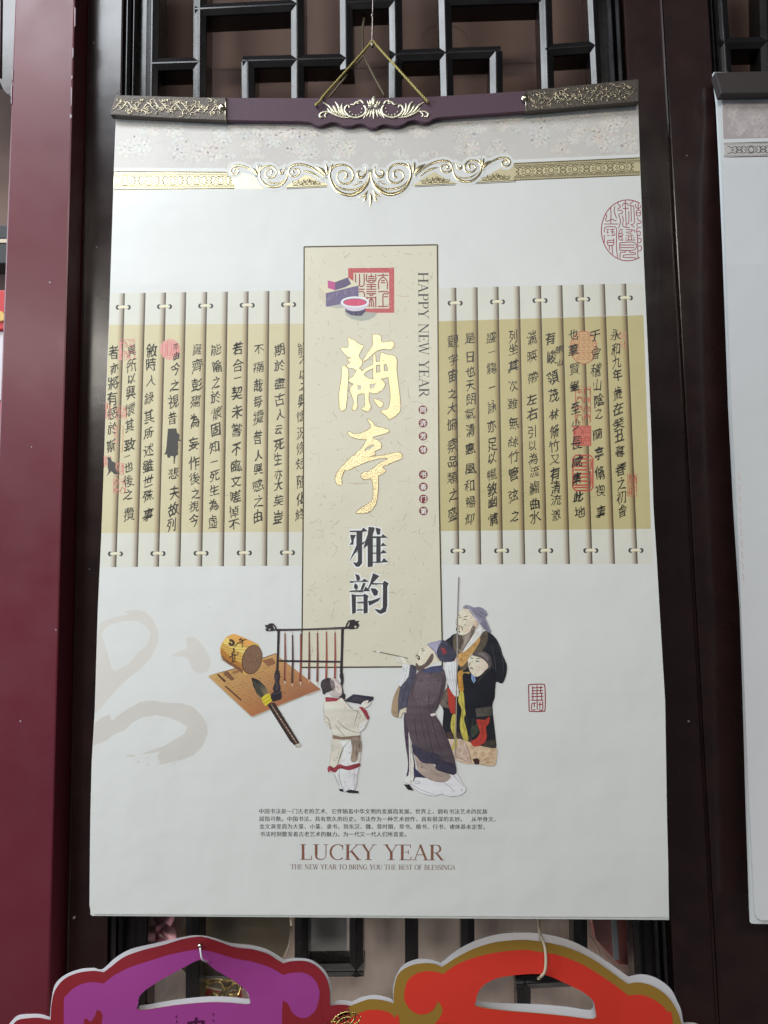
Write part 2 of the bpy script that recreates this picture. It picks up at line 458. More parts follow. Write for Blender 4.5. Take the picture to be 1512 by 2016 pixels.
def _stem(x, w=.13): return [('r', x, 0, x + w, 1), ('r', x - .08, 0, x + w + .08, .04), ('r', x - .08, .96, x + w + .08, 1)]
def _arc(cx, cy, rx, ry, a0, a1, thin, thick, n=16):
    pts, ws = [], []
    for k in range(n + 1):
        a = math.radians(a0 + (a1 - a0) * k / n)
        pts.append((cx + rx * math.cos(a), cy + ry * math.sin(a))); ws.append(thin + (thick - thin) * abs(math.cos(a)) ** 1.5)
    return ('c', pts, ws)
_bowl = ('c', [(.2, .975), (.40, .975), (.52, .90), (.56, .74), (.52, .58), (.40, .49), (.2, .49)], [.04, .05, .10, .13, .10, .05, .04])
SERIF = {
 'H': (.86, _stem(.1) + _stem(.63) + [('r', .2, .49, .65, .535)]),
 'A': (.80, [('l', .11, 0, .40, 1, .05), ('l', .38, 1, .68, 0, .14), ('r', .2, .33, .56, .375), ('r', .0, 0, .23, .04), ('r', .53, 0, .84, .04)]),
 'P': (.64, _stem(.1) + [_bowl]),
 'Y': (.76, [('l', .13, 1, .39, .48, .13), ('l', .66, 1, .40, .48, .05), ('r', .325, 0, .455, .52), ('r', .22, 0, .56, .04), ('r', .0, .96, .26, 1), ('r', .54, .96, .80, 1)]),
 'N': (.86, [('r', .12, 0, .165, 1), ('l', .14, 1, .70, 0, .13), ('r', .68, 0, .725, 1), ('r', .03, 0, .26, .04), ('r', .02, .96, .2, 1), ('r', .59, .96, .83, 1)]),
 'E': (.66, _stem(.1) + [('r', .2, .955, .58, 1), ('r', .2, 0, .6, .045), ('r', .2, .5, .47, .54), ('r', .55, .8, .59, 1), ('r', .57, 0, .61, .22), ('r', .44, .4, .48, .64)]),
 'F': (.60, _stem(.1) + [('r', .2, .955, .58, 1), ('r', .2, .5, .47, .54), ('r', .55, .78, .59, 1), ('r', .44, .4, .48, .64)]),
 'W': (1.04, [('l', .10, 1, .31, 0, .12), ('l', .33, 0, .51, .95, .05), ('l', .48, 1, .70, 0, .12), ('l', .72, 0, .93, 1, .05), ('r', .0, .96, .22, 1), ('r', .38, .96, .6, 1), ('r', .82, .96, 1.04, 1)]),
 'R': (.74, _stem(.1) + [_bowl, ('l', .36, .49, .64, 0.02, .13), ('r', .58, 0, .78, .04)]),
 'L': (.64, _stem(.1) + [('r', .2, 0, .6, .045), ('r', .56, 0, .6, .26)]),
 'U': (.80, [('r', .1, .3, .23, 1), ('c', [(.165, .32), (.18, .14), (.34, .025), (.52, .06), (.62, .18), (.64, .32)], [.13, .12, .07, .05, .045, .045]), ('r', .62, .3, .665, 1), ('r', .02, .96, .31, 1), ('r', .54, .96, .76, 1)]),
 'C': (.74, [_arc(.42, .5, .35, .49, 48, 312, .045, .14), ('r', .64, .66, .68, .97)]),
 'G': (.82, [_arc(.42, .5, .35, .49, 48, 312, .045, .14), ('r', .62, .66, .66, .97), ('r', .58, .10, .71, .42), ('r', .5, .40, .78, .44)]),
 'O': (.82, [_arc(.41, .5, .345, .49, 0, 360, .045, .14, 28)]),
 'K': (.78, _stem(.1) + [('l', .64, 1, .24, .46, .05), ('l', .34, .58, .70, 0, .14), ('r', .52, .96, .78, 1), ('r', .58, 0, .84, .04)]),
 'T': (.70, [('r', .28, 0, .41, 1), ('r', .18, 0, .51, .04), ('r', .02, .955, .67, 1), ('r', .02, .76, .06, 1), ('r', .63, .76, .67, 1)]),
 'I': (.34, _stem(.1)),
 'B': (.68, _stem(.1) + [('c', [(.2, .975), (.4, .97), (.5, .86), (.5, .66), (.4, .54), (.2, .53)], [.04, .05, .1, .12, .06, .04]), ('c', [(.2, .53), (.44, .52), (.57, .40), (.57, .18), (.44, .03), (.2, .025)], [.04, .05, .12, .13, .06, .04])]),
 'S': (.56, [('c', [(.46, .74), (.44, .92), (.28, .98), (.12, .90), (.10, .72), (.26, .56), (.42, .44), (.47, .24), (.38, .06), (.22, .02), (.10, .10), (.07, .28)], [.03, .05, .05, .07, .11, .13, .13, .11, .06, .05, .05, .03])]),
 ' ': (.36, []),
}
def latin(sh, text, x, y, size, length, col, ux=(1, 0), uy=(0, -1), layer=0, weight=1.0):
    tot = sum(SERIF[c][0] for c in text) ; k = length / tot
    pen = 0.0
    def m(a, b): return (x + ux[0] * (pen + a) * k + uy[0] * b * size, y + ux[1] * (pen + a) * k + uy[1] * b * size)
    for c in text:
        for pr in SERIF[c][1]:
            if pr[0] == 'r': sh.quad([m(pr[1], pr[2]), m(pr[3], pr[2]), m(pr[3], pr[4]), m(pr[1], pr[4])], col, layer=None if layer is None else layer)
            elif pr[0] == 'l': sh.stroke([m(pr[1], pr[2]), m(pr[3], pr[4])], pr[5] * size * weight, col, smooth=False, layer=layer)
            else: sh.stroke([m(*p) for p in pr[1]], [w * size * weight for w in pr[2]], col, layer=layer)
        pen += SERIF[c][0]
# ================================================================== the shop screen
# ---- left red post
post = thing('red_post', unproj(85, 2100, -0.03), 'dull red lacquered post with chipped edges, left of the calendar', 'post')
o = block('shaft', [(37, -200), (153, -200), (90, 2200), (-52, 2200)], -0.030, 0.075, M['red_lacquer'], post, bevel=0.0016)
for (x, y, w, h) in [(147.5, 33, 2.2, 40), (143.5, 104, 2.2, 22), (141.5, 152, 3, 9), (140.5, 190, 2, 40), (139.6, 229, 4, 10), (24.5, 148, 2, 24), (22.5, 186, 2, 40)]:
    block('chip', [(x - w / 2, y - h / 2), (x + w / 2, y - h / 2 + 3), (x + w / 2 - .6, y + h / 2 - 3), (x - w / 2, y + h / 2)], -0.0304, 0.0012, M['chip'], post)

for (x, y, w_) in [(98, 556, 2.4), (62, 880, 1.6), (110, 1240, 1.8), (40, 1420, 2.0)]:
    block('chip', [(x - w_, y - 1), (x, y - w_ * .8), (x + w_, y), (x + .3, y + w_ * .9)], -0.0304, 0.0012, M['chip'], post)

# ---- middle lattice screen (the one the calendar hangs on)
screen = thing('lattice_screen', unproj(740, 2100, 0.0), 'dark lacquered wooden lattice screen door behind the large calendar', 'screen door')
YL = 0.006; DL = 0.026
block('stile', [(151, -200), (178, -200), (123, 2200), (86, 2200)], 0.010, 0.04, M['lacquer'], screen)          # rebate beside the post
block('stile', [(181, -200), (245, -200), (206, 2200), (127, 2200)], 0.0, 0.04, M['lacquer'], screen, bevel=0.0012)
bar('bead', (179, -200), (125, 2200), 5, -0.0012, 0.02, M['lacquer'], screen, w2=6)
for (x, y, w_) in [(146, 1806, 3.6), (184, 84, 1.6), (190, 486, 1.8), (176, 1120, 1.4)]:
    block('chip', [(x - w_, y + 2), (x + 1, y - w_ * .9), (x + w_ * .7, y + 1), (x, y + w_)], -0.0004, 0.0012, M['chip'], screen)
# inner mouldings on the left
bar('moulding', (254, -200), (214, 2200), 13, 0.001, 0.03, M['lattice'], screen)
bar('moulding', (267, -200), (229, 2200), 9, 0.003, 0.03, M['lattice'], screen)
block('fillet', [(270, -200), (292, -200), (262, 2200), (232, 2200)], 0.014, 0.02, M['lattice'], screen)
bar('moulding', (302, -200), (270, 2200), 26, YL, DL, M['lattice'], screen)
# right stile of the screen with its seam to the next one
block('stile', [(1218, -200), (1291, -200), (1423, 2200), (1341, 2200)], 0.0, 0.04, M['lacquer'], screen, bevel=0.001)
bar('moulding', (1207, -200), (1329, 2200), 11, 0.001, 0.03, M['lattice'], screen)
bar('moulding', (1192, -200), (1314, 2200), 11, 0.003, 0.03, M['lattice'], screen)
block('fillet', [(1164, -200), (1190, -200), (1312, 2200), (1286, 2200)], 0.014, 0.02, M['lattice'], screen)
bar('moulding', (1158, -200), (1277, 2200), 22, YL, DL, M['lattice'], screen)

def lat(parent, a, b, w): return bar('lattice_bar', a, b, w, YL, DL, M['lattice'], parent)
for a, b in [((393, -200), (391, 330)), ((584, -200), (586, 330)), ((487, 118), (489, 330)), ((680, -200), (682, 134)), ((775, -200), (780, 124)),
             ((871, -200), (884, 330)), ((977, 98), (979, 330)), ((1069, -200), (1084, 330)),
             ((383, 17), (585, 7)), ((296, 124), (392, 121)), ((477, 119), (682, 114)), ((680, 4), (778, 0)), ((766, 107), (986, 99)), ((877, -4), (1074, -10)), ((1074, 96), (1171, 89)),
             ((378, 1690), (375, 2200)), ((592, 1690), (592, 1924)), ((578, 1914), (716, 1912)), ((701, 1690), (701, 1924)), ((810, 1690), (811, 2200)), ((921, 1690), (923, 2200)),
             ((1143, 1690), (1146, 1942)), ((1016, 1938), (1160, 1930)), ((1033, 1930), (1034, 2200)), ((701, 2030), (811, 2030)), ((297, 2020), (375, 2020))]:
    lat(screen, a, b, 27)
# hidden middle of the lattice, behind the calendar
for a, b in [((296, 420), (1190, 400)), ((487, 330), (487, 700)), ((778, 120), (778, 1700)), ((877, 330), (921, 1690)), ((586, 330), (592, 1690)), ((394, 330), (378, 1690)), ((1080, 330), (1143, 1690)), ((300, 1000), (1210, 1000)), ((300, 1600), (1225, 1604))]:
    lat(screen, a, b, 27)
block('glass_pane', [(240, 1650), (1260, 1650), (1270, 2200), (240, 2200)], 0.034, 0.004, M['glass'], screen)

# ---- next screen on the right
screen2 = thing('lattice_screen', unproj(1480, 2100, 0.0), 'dark lacquered lattice screen door at the right edge, behind the cut-off calendar', 'screen door')
block('stile', [(1294, -200), (1381, -200), (1537, 2200), (1427, 2200)], -0.0022, 0.045, M['lacquer'], screen2, bevel=0.0011)
for (x, y, w_) in [(1356, 1420, 1.8), (1352, 306, 1.4), (1400, 1760, 1.5)]:
    block('chip', [(x - w_, y + 1), (x + 1, y - w_), (x + w_, y + 1), (x, y + w_)], -0.0026, 0.0012, M['chip'], screen2)
bar('bead', (1292, -200), (1425, 2200), 3.4, -0.0042, 0.02, M['lacquer'], screen2, w2=4.4)
bar('moulding', (1386, -200), (1543, 2200), 9, 0.0, 0.03, M['lattice'], screen2)
bar('moulding', (1396, -200), (1553, 2200), 9, 0.002, 0.03, M['lattice'], screen2)
bar('moulding', (1409, -200), (1570, 2200), 24, YL, DL, M['lattice'], screen2)
for a, b in [((1505, -200), (1518, 330)), ((1414, 83), (1600, 78)), ((1600, -200), (1620, 330)), ((1500, 1000), (1800, 1000)), ((1700, -200), (1760, 2200)), ((1530, 1900), (1800, 1900))]:
    lat(screen2, a, b, 27)
block('stile', [(1790, -200), (1860, -200), (1960, 2200), (1870, 2200)], 0.0, 0.04, M['lacquer'], screen2)
block('glass_pane', [(1500, 1650), (1880, 1650), (1900, 2200), (1500, 2200)], 0.034, 0.004, M['glass'], screen2)

# ---- what stands behind the glass
bk = block('brown_backing_board', [(150, -500), (2200, -500), (2200, 900), (150, 900)], 0.085, 0.01, M['back'])
tag(bk, 'plain brown card backing board behind the upper lattice', 'board')
ln = Sheet(lambda px, py, h: unproj(px, py, 0.0846 - h), 0, cut_y=None)
ln.stroke([(300, 136), (600, 137), (900, 128), (1200, 118)], 1.6, (0.16, 0.095, .075, 1), smooth=False)
ln.ring(875, 82, 46, 34, 2.2, (0.15, 0.09, .07, 1), a0=190, a1=350)
ln.build('crease', M['bag_print'], bk)
bk = block('curtain', [(150, 904), (2200, 904), (2200, 2600), (150, 2600)], 0.078, 0.01, M['back_grey'])
tag(bk, 'grey brown cloth hanging behind the lower lattice', 'curtain')

d = thing('round_fan', unproj(448, 2000, 0.06), 'brown round paper fan with a pale rim behind the glass, below the calendar', 'fan')
bm = bmesh.new()
def disc(bm, cx, cy, rx, ry, Y, n=48):
    f = [bm.verts.new(unproj(cx + rx * math.cos(2 * math.pi * k / n), cy + ry * math.sin(2 * math.pi * k / n), Y)) for k in range(n)]
    b = [bm.verts.new(v.co + Vector((0, .003, 0))) for v in f]
    bm.faces.new(f); bm.faces.new(b[::-1])
    for k in range(n): bm.faces.new((f[k], f[(k + 1) % n], b[(k + 1) % n], b[k]))
disc(bm, 450, 1822, 121, 125, 0.060); from_bm('paper', bm, M['fan'], d)
tube('rim', [unproj(450 + 123 * math.cos(2 * math.pi * k / 40), 1822 + 127 * math.sin(2 * math.pi * k / 40), 0.0605) for k in range(41)], 0.0012, M['rim'], d, sm=False)
tube('handle', [unproj(450, 1948, 0.061), unproj(450, 2120, 0.061)], 0.003, M['rim'], d, sm=False)

fl = thing('pink_flower', unproj(312, 1850, 0.052), 'pink flower with soft petals behind the glass, left of the round fan', 'flower')
for (cx, cy, rx, ry, a) in [(312, 1818, 26, 20, .4), (296, 1838, 20, 17, -.5), (330, 1832, 24, 14, 1.0), (306, 1856, 22, 14, .1), (326, 1812, 22, 14, -.9)]:
    bm = bmesh.new(); n = 20
    c = bm.verts.new(unproj(cx, cy, 0.047)); ring = []
    for k in range(n):
        t = 2 * math.pi * k / n; x, y = rx * math.cos(t), ry * math.sin(t)
        ring.append(bm.verts.new(unproj(cx + x * math.cos(a) - y * math.sin(a), cy + x * math.sin(a) + y * math.cos(a), 0.053 + .002 * math.sin(3 * t))))
    for k in range(n): bm.faces.new((c, ring[k], ring[(k + 1) % n]))
    p = from_bm('petal', bm, M['pink'], fl, True)
    so = p.modifiers.new('thickness', 'SOLIDIFY'); so.thickness = .0008
tube('stem', [unproj(308, 1850, .055), unproj(300, 1920, .056), unproj(306, 2100, .056)], .0016, material('stem_green', (.05, .09, .03), .6), fl)

g = thing('gold_ornament', unproj(432, 1975, 0.055), 'gold scroll ornament on a red card behind the purple bag handle', 'ornament')
block('card', [(388, 1916), (476, 1916), (474, 2080), (388, 2080)], 0.062, 0.002, M['crimson'], g)
bm = bmesh.new()
for pts in [[(395, 1955), (410, 1935), (432, 1932), (442, 1948), (430, 1960), (418, 1952)], [(440, 1965), (452, 1940), (470, 1936), (466, 1956), (450, 1958)],
            [(396, 1936), (420, 1928), (450, 1930), (470, 1930)], [(398, 1966), (420, 1962), (445, 1966), (470, 1962)], [(405, 1945), (400, 1960), (412, 1966)]]:
    tube('', [unproj(x, y, .057) for x, y in pts], .0022, None, bm=bm)
from_bm('scrollwork', bm, M['gold'], g, True)
block('cellophane', [(394, 1922), (470, 1922), (470, 1926), (394, 1927)], 0.054, 0.0005, M['clear'], g)

b = block('grey_gift_box', [(609, 1790), (684, 1790), (684, 1896), (611, 1893)], 0.060, 0.025, M['greycard'], bevel=.0012)
tag(b, 'pale grey card box behind the glass, between the two bags', 'box')
b = thing('red_folder', unproj(1195, 1900, 0.055), 'dull red folder with a blue white strip behind the glass, right of the red bag', 'folder')
block('cover', [(1160, 1780), (1240, 1780), (1246, 1902), (1218, 1900), (1172, 1850)], 0.058, 0.012, M['redcard'], b, bevel=.0008)
block('strip', [(1203, 1800), (1213, 1800), (1219, 1889), (1208, 1890)], 0.0562, 0.0012, material('blue_white_strip', (.42, .47, .55), .4), b)
tube('string', [unproj(1160, 1842, .0545), unproj(1176, 1866, .0545), unproj(1186, 1892, .0545)], .0007, M['string'], b)

# ---- left edge: another cabinet, seen past the red post
c = thing('dark_cabinet_arch', unproj(0, 190, 0.0), 'glossy dark arched board at the upper left corner, beyond the red post', 'cabinet board')
pts = [(-260, -200), (60, -200), (60, 189)] + spline([(30, 190), (18, 187), (8, 178), (2, 166), (-6, 150), (-30, 138), (-80, 132), (-160, 130), (-260, 130)], False, 4)
block('board', pts, 0.0, 0.03, M['lacquer'], c, bevel=.0022, seg=3)
bar('edge_bead', (3, -200), (-1, 150), 6, -0.0022, .02, M['lattice'], c)
bk = block('brown_backing_board', [(-700, -500), (140, -500), (140, 2600), (-700, 2600)], 0.10, 0.01, M['back'])
tag(bk, 'brown backing board behind the gifts at the left edge, beyond the red post', 'board')
for nm, pts, Y, dp, m, lab, cat in [
    ('black_gift_box', [(-130, 443), (40, 443), (40, 470), (-130, 470)], .05, .03, 'blackcard', 'black lidded box, the topmost gift at the left edge', 'box'),
    ('black_gift_box', [(-130, 478), (40, 478), (40, 518), (-130, 520)], .05, .03, 'blackcard', 'larger black box under the lidded one at the left edge', 'box'),
    ('red_packet', [(-120, 571), (30, 571), (30, 648), (-120, 648)], .045, .012, 'crimson', 'red packet with a yellow bow at the left edge beside the post', 'packet'),
    ('grey_gift_box', [(-120, 652), (30, 652), (30, 788), (-120, 788)], .05, .03, 'greycard', 'pale grey box under the red packet at the left edge', 'box'),
    ('crimson_tassel_box', [(-120, 792), (30, 792), (30, 838), (-120, 838)], .045, .03, 'crimson', 'crimson box between the grey box and the ivory cup at the left edge', 'box')]:
    q = thing(nm, unproj(-45, pts[2][1], Y), lab, cat)
    block('body', pts, Y, dp, M[m], q, bevel=.0012)
    if nm == 'red_packet':
        block('bow', spline([(2, 612), (9, 622), (10, 628), (2, 632), (-14, 628), (-30, 640), (-28, 615), (-12, 622)], True, 4), Y - .003, .0028, M['yellow'], q, bevel=.0008)
    if nm == 'black_gift_box' and pts[0][1] == 443:
        block('gold_band', [(-132, 470.5), (41, 470.5), (41, 477.5), (-132, 477.5)], Y - .001, .03, M['rim'], q)
cup = bmesh.new(); prof = [(0, 878), (14, 878), (17, 868), (19, 852), (18, 851), (0, 858)]
rows = []
c0 = unproj(-14, 878, .05); sc = (unproj(-4, 878, .05) - c0).length / 10
for k in range(24):
    t = 2 * math.pi * k / 24
    rows.append([cup.verts.new(c0 + Vector((r * sc * math.cos(t), r * sc * math.sin(t), (878 - y) * sc))) for r, y in prof[1:-1]])
for k in range(24):
    for j in range(3): cup.faces.new((rows[k][j], rows[(k + 1) % 24][j], rows[(k + 1) % 24][j + 1], rows[k][j + 1]))
cup.faces.new([r[0] for r in rows]); cup.faces.new([r[-1] for r in rows])
tag(from_bm('ivory_cup', cup, M['ivory'], None, True), 'small ivory cup at the left edge, below the crimson box', 'cup')
# ================================================================== gift bags below the calendar
FBG = F(60, 1780, 2.291); FRD = F(680, 1780, 1.817)
def bag_front(px, py, h):
    t = max(0.0, min(1.0, (py - 1840) / 150)); t = 1 - (1 - t) ** 2
    return -0.0345 - .004 * t - h
def surf_purple_front(px, py, h):
    k = min(1, abs(px - 397) / 150); fold = -.010 * (1 - k) * max(0, 1 - max(0, py - 1850) / 110)
    return unproj(px, py, bag_front(px, py, h) + fold)
def surf_purple_back(px, py, h): return unproj(px, py, -0.0308 - h)
def surf_red_front(px, py, h):
    k = ((px - 960) / 260) ** 2
    return unproj(px, py, bag_front(px, py, h) - .004 * max(0, 1 - k))
def surf_red_back(px, py, h): return unproj(px, py, -0.0306 - h)
DR = (lin(134), lin(36), lin(44), 1); PUR = (lin(152), lin(62), lin(133), 1); RED = (lin(206), lin(56), lin(43), 1)
GLD = (lin(146), lin(112), lin(46), 1); DKP = (lin(70), lin(22), lin(60), 1)

# ---- purple bag
pb = thing('gift_bag', unproj(397, 2200, -0.045), 'purple card gift bag with dark red scalloped border and cut-out handle', 'bag', 'gift bags hung below the calendar')
edge = FBG([(-60, 900), (-90, 560), (-60, 525), (0, 515), (40, 515), (90, 524), (95, 450), (110, 390), (150, 340), (210, 312), (280, 302), (330, 308), (360, 285), (420, 240), (500, 210), (600, 185), (680, 160), (740, 149), (790, 151),
            (850, 170), (920, 195), (1000, 205), (1070, 225), (1110, 250), (1140, 268), (1180, 258), (1240, 258), (1290, 280), (1330, 325), (1348, 380), (1350, 440), (1350, 460), (1390, 455), (1440, 460), (1490, 490), (1535, 545), (1560, 620), (1550, 900)])
hole = FBG([(487, 445), (488, 425), (510, 395), (560, 360), (600, 335), (660, 303), (720, 270), (765, 251), (790, 262), (840, 300), (900, 335), (950, 370), (980, 400), (987, 425), (985, 452), (900, 446), (800, 444), (650, 457), (492, 480)])
def corners(pts, sharp):               # rounded outline that keeps its cusps
    out = []; run = []
    idx = sorted(sharp)
    for a, b in zip(idx, idx[1:] + [idx[0] + len(pts)]):
        seg = [pts[i % len(pts)] for i in range(a, b + 1)]
        out += spline(seg, False, 5)[:-1]
    return out
sh_out = corners(edge, [0, 1, 5, 11, 24, 31, 37])
s = Sheet(surf_purple_front, 0, cut_y=16, cut_x=16)
s.poly(sh_out, DR, holes=[spline(hole, True, 3)])
s.build('front_panel', M['bag_print'], pb, thick=.0006, smooth=True)
s = Sheet(surf_purple_front, .00012, cut_y=16, cut_x=16)
pur = FBG([(160, 900), (150, 470), (165, 410), (210, 370), (270, 352), (330, 358), (380, 320), (450, 285), (540, 255), (640, 225), (740, 206), (770, 206), (830, 218), (920, 245), (1000, 260), (1080, 285), (1140, 320), (1180, 310), (1240, 312), (1285, 345), (1305, 400), (1302, 450), (1302, 900)])
s.poly(corners(pur, [0, 5, 16, 22]), PUR, holes=[spline([(397 + (x - 397) * 1.0, y) for x, y in hole], True, 3)])
s.poly(FBG([(238, 545), (272, 530), (290, 505), (300, 480), (318, 485), (327, 515), (322, 545), (322, 900), (238, 900)]), DR, True)
s.poly(FBG([(1135, 480), (1150, 442), (1166, 458), (1182, 490), (1215, 512), (1250, 510), (1285, 480), (1310, 450), (1320, 900), (1150, 900)]), DR, True)
s.build('violet_field', M['bag_print'], pb, smooth=True)
load_glyphs('中', .03)
s = Sheet(surf_purple_front, .0004)
x, y = FBG([(747, 552)])[0]; glyph(s, '中', x, y, 38, DKP, .03, .5)
for p in FBG([(657, 507), (660, 530), (824, 497), (824, 525)]): s.ellipse(p[0], p[1], 1.2, 2.4, DKP)
s.build('lettering', M['bag_print'], pb)
rel = Relief(surf_purple_front, .0003)
for k in range(9):
    a = math.radians(180 + k * 22.5); c = FBG([(1432, 565)])[0]
    rel.ridge([(c[0] + 8 * math.cos(a), c[1] + 8 * math.sin(a)), (c[0] + 26 * math.cos(a + .16), c[1] + 26 * math.sin(a + .16)), (c[0] + 36 * math.cos(a), c[1] + 36 * math.sin(a))], 2.2, .2)
for r in (14, 24, 34): rel.ridge([(c[0] + r * math.cos(math.radians(t)), c[1] + r * math.sin(math.radians(t))) for t in range(185, 360, 17)], 1.8, .2)
rel.build('gold_emblem', M['gold'], pb)
back = FBG([(-70, 900), (-100, 545), (-60, 505), (0, 497), (50, 499), (88, 512), (95, 430), (112, 360), (160, 318), (230, 293), (290, 289), (325, 294), (380, 245), (450, 205), (560, 178), (700, 147), (760, 142), (820, 151), (900, 176), (1010, 188), (1080, 211), (1142, 251),
            (1200, 244), (1270, 254), (1330, 304), (1356, 375), (1353, 450), (1400, 434), (1460, 444), (1510, 478), (1560, 560), (1560, 900)])
hole_b = FBG([(489, 430), (490, 420), (510, 395), (560, 358), (640, 308), (765, 246), (840, 295), (950, 365), (984, 415), (985, 429), (900, 420), (800, 418), (650, 433), (489, 459)])
s = Sheet(surf_purple_back, 0)
s.poly(corners(back, [0, 1, 5, 10, 21, 26, 31]), (.68, .68, .72, 1), holes=[spline(hole_b, True, 3)])
s.build('back_panel', M['bag_print'], pb, thick=.0006)

h = thing('clear_hook', unproj(397, 1890, -.05), 'small clear hook holding the purple gift bag', 'hook')
tube('rod', [unproj(393, 1846, -0.0165), unproj(393.5, 1852, -0.0275), unproj(394, 1858, -0.0375), unproj(394, 1868, -0.0485)], .0009, M['clear'], h)
tube('loop', [unproj(393.5, 1862, -0.0495), unproj(395, 1874, -0.0515), unproj(398, 1888, -0.0515), unproj(406, 1893, -0.0465), unproj(418, 1896, -0.0325)], .0008, M['clear'], h)
bm = bmesh.new(); bmesh.ops.create_uvsphere(bm, u_segments=12, v_segments=8, radius=.0022); bmesh.ops.translate(bm, verts=bm.verts, vec=unproj(394, 1862, -0.0490))
from_bm('knob', bm, M['rivet'], h, True)

# ---- red bag
rb = thing('gift_bag', unproj(1070, 2200, -0.045), 'red card gift bag with olive gold scalloped border and cut-out handle', 'bag', 'gift bags hung below the calendar')
edge = FRD([(-160, 900), (-150, 460), (-60, 420), (0, 375), (50, 352), (90, 341), (140, 346), (172, 356), (174, 300), (190, 250), (230, 222), (280, 212), (320, 215), (345, 226), (400, 190), (460, 160), (530, 138), (600, 130), (660, 130), (740, 142), (810, 162), (880, 195), (940, 235), (985, 268), (1012, 286),
            (1050, 281), (1100, 294), (1150, 328), (1185, 378), (1204, 440), (1208, 520), (1200, 900)])
hole = FRD([(467, 350), (474, 318), (495, 290), (540, 266), (610, 254), (690, 250), (740, 262), (790, 285), (850, 315), (885, 345), (894, 380), (889, 411), (800, 402), (700, 392), (560, 380), (470, 366)])
s = Sheet(surf_red_front, 0, cut_y=16, cut_x=16)
s.poly(corners(edge, [0, 1, 7, 13, 24, 31]), GLD, holes=[spline(hole, True, 3)])
s.build('front_panel', M['bag_print'], rb, thick=.0006, smooth=True)
s = Sheet(surf_red_front, .00012, cut_y=16, cut_x=16)
red = FRD([(240, 900), (240, 470), (310, 435), (338, 405), (347, 375), (331, 347), (310, 382), (270, 395), (235, 380), (212, 345), (212, 308), (226, 270), (262, 245), (310, 240), (350, 250), (400, 215), (480, 186), (560, 170), (640, 164), (690, 170), (760, 182), (840, 212), (900, 247), (960, 287), (1012, 327), (1060, 325), (1110, 345), (1150, 382), (1172, 440), (1175, 900)])
s.poly(corners(red, [0, 1, 5, 14, 24, 29]), RED, holes=[spline(hole, True, 3)])
s.poly(FRD([(60, 385), (100, 378), (150, 385), (175, 405), (195, 440), (200, 900), (-100, 900), (-90, 480), (0, 420)]), RED, True)
s.build('scarlet_field', M['bag_print'], rb, smooth=True)
back = FRD([(-170, 900), (-160, 440), (-60, 395), (0, 362), (40, 342), (65, 332), (110, 326), (160, 338), (172, 347), (172, 290), (200, 226), (250, 199), (300, 198), (343, 211), (400, 165), (470, 130), (550, 108), (640, 102), (720, 109), (800, 129), (870, 163), (950, 215), (1012, 260),
            (1060, 252), (1110, 264), (1160, 299), (1186, 345), (1205, 400), (1212, 520), (1205, 900)])
hole_b = FRD([(470, 340), (476, 312), (500, 285), (545, 262), (620, 250), (690, 246), (750, 258), (850, 310), (880, 340), (882, 379), (800, 369), (700, 360), (560, 355), (472, 347)])
s = Sheet(surf_red_back, 0)
s.poly(corners(back, [0, 1, 8, 13, 22, 29]), (.68, .68, .72, 1), holes=[spline(hole_b, True, 3)])
s.build('back_panel', M['bag_print'], rb, thick=.0006)
h = thing('string_loop', unproj(1070, 1900, -.05), 'cream string loop holding up the red gift bag', 'string')
tube('strand', [unproj(1061, 1740, .003), unproj(1061, 1800, -.014), unproj(1062, 1836, -.029), unproj(1068, 1850, -.037), unproj(1073, 1866, -.0415), unproj(1075, 1890, -.0440), unproj(1073, 1912, -.0445), unproj(1066, 1922, -.041), unproj(1060, 1926, -.030)], .0013, M['string'], h)

# sliver of a third bag
w = thing('gift_bag', unproj(1400, 2200, -.03), 'white bag top just showing at the lower right, beside the red bag', 'bag', 'gift bags hung below the calendar')
s = Sheet(flat(-.016), 0)
s.poly(spline(FRD([(1195, 900), (1200, 440), (1212, 426), (1235, 424), (1262, 430), (1300, 452), (1330, 520), (1330, 900)]), True, 4), (.66, .66, .68, 1))
s.build('panel', M['bag_print'], w, thick=.0006)
# ================================================================== the large wall calendar
calr = thing('wall_calendar', cal(747, 1806, 0), 'large cream wall calendar with gold scrolls and bamboo slip calligraphy, on a gold cord', 'calendar', 'wall calendars on the lattice screens')
LEFT = [(230, 205), (227, 260), (224, 340), (221.5, 420), (215, 620), (208, 800), (202, 1000), (192.5, 1200), (186.5, 1400), (180.5, 1500), (178, 1600), (176.8, 1700), (176.2, 1782), (178.5, 1794), (184, 1799.5)]
RIGHT = [(1317, 1806), (1315.5, 1700), (1313, 1600), (1311.5, 1500), (1309.5, 1380), (1298.6, 1200), (1293, 1100), (1286.5, 1000), (1282, 850), (1276, 700), (1267, 500), (1261, 345), (1258, 260), (1256, 193)]
def edge_x(tab, y):
    t = sorted(tab, key=lambda p: p[1])
    for a, b in zip(t, t[1:]):
        if y <= b[1]: return a[0] + (b[0] - a[0]) * (y - a[1]) / ((b[1] - a[1]) or 1)
    return t[-1][0]
def lx(y): return edge_x(LEFT[:13], y)
def rx(y): return edge_x(RIGHT, y)
WHITE = PAPER + (1,)
st = Sheet(cal, -.0008)
st.poly([(x + 1.5, y) for x, y in LEFT[:13]] + [(178, 1800), (181, 1803)] + [(1317.5, 1811)] + [(x - .6, y) for x, y in RIGHT[1:]] + [(740, 206)], (.70, .72, .68, 1))
st.build('page_stack', M['bag_print'], calr, thick=.0035)
cv = Sheet(cal, 0)
cv.poly(LEFT + RIGHT + [(740, 206)], WHITE)
cover = cv.build('cover_page', M['print'], calr, thick=.0003)

B = .00001
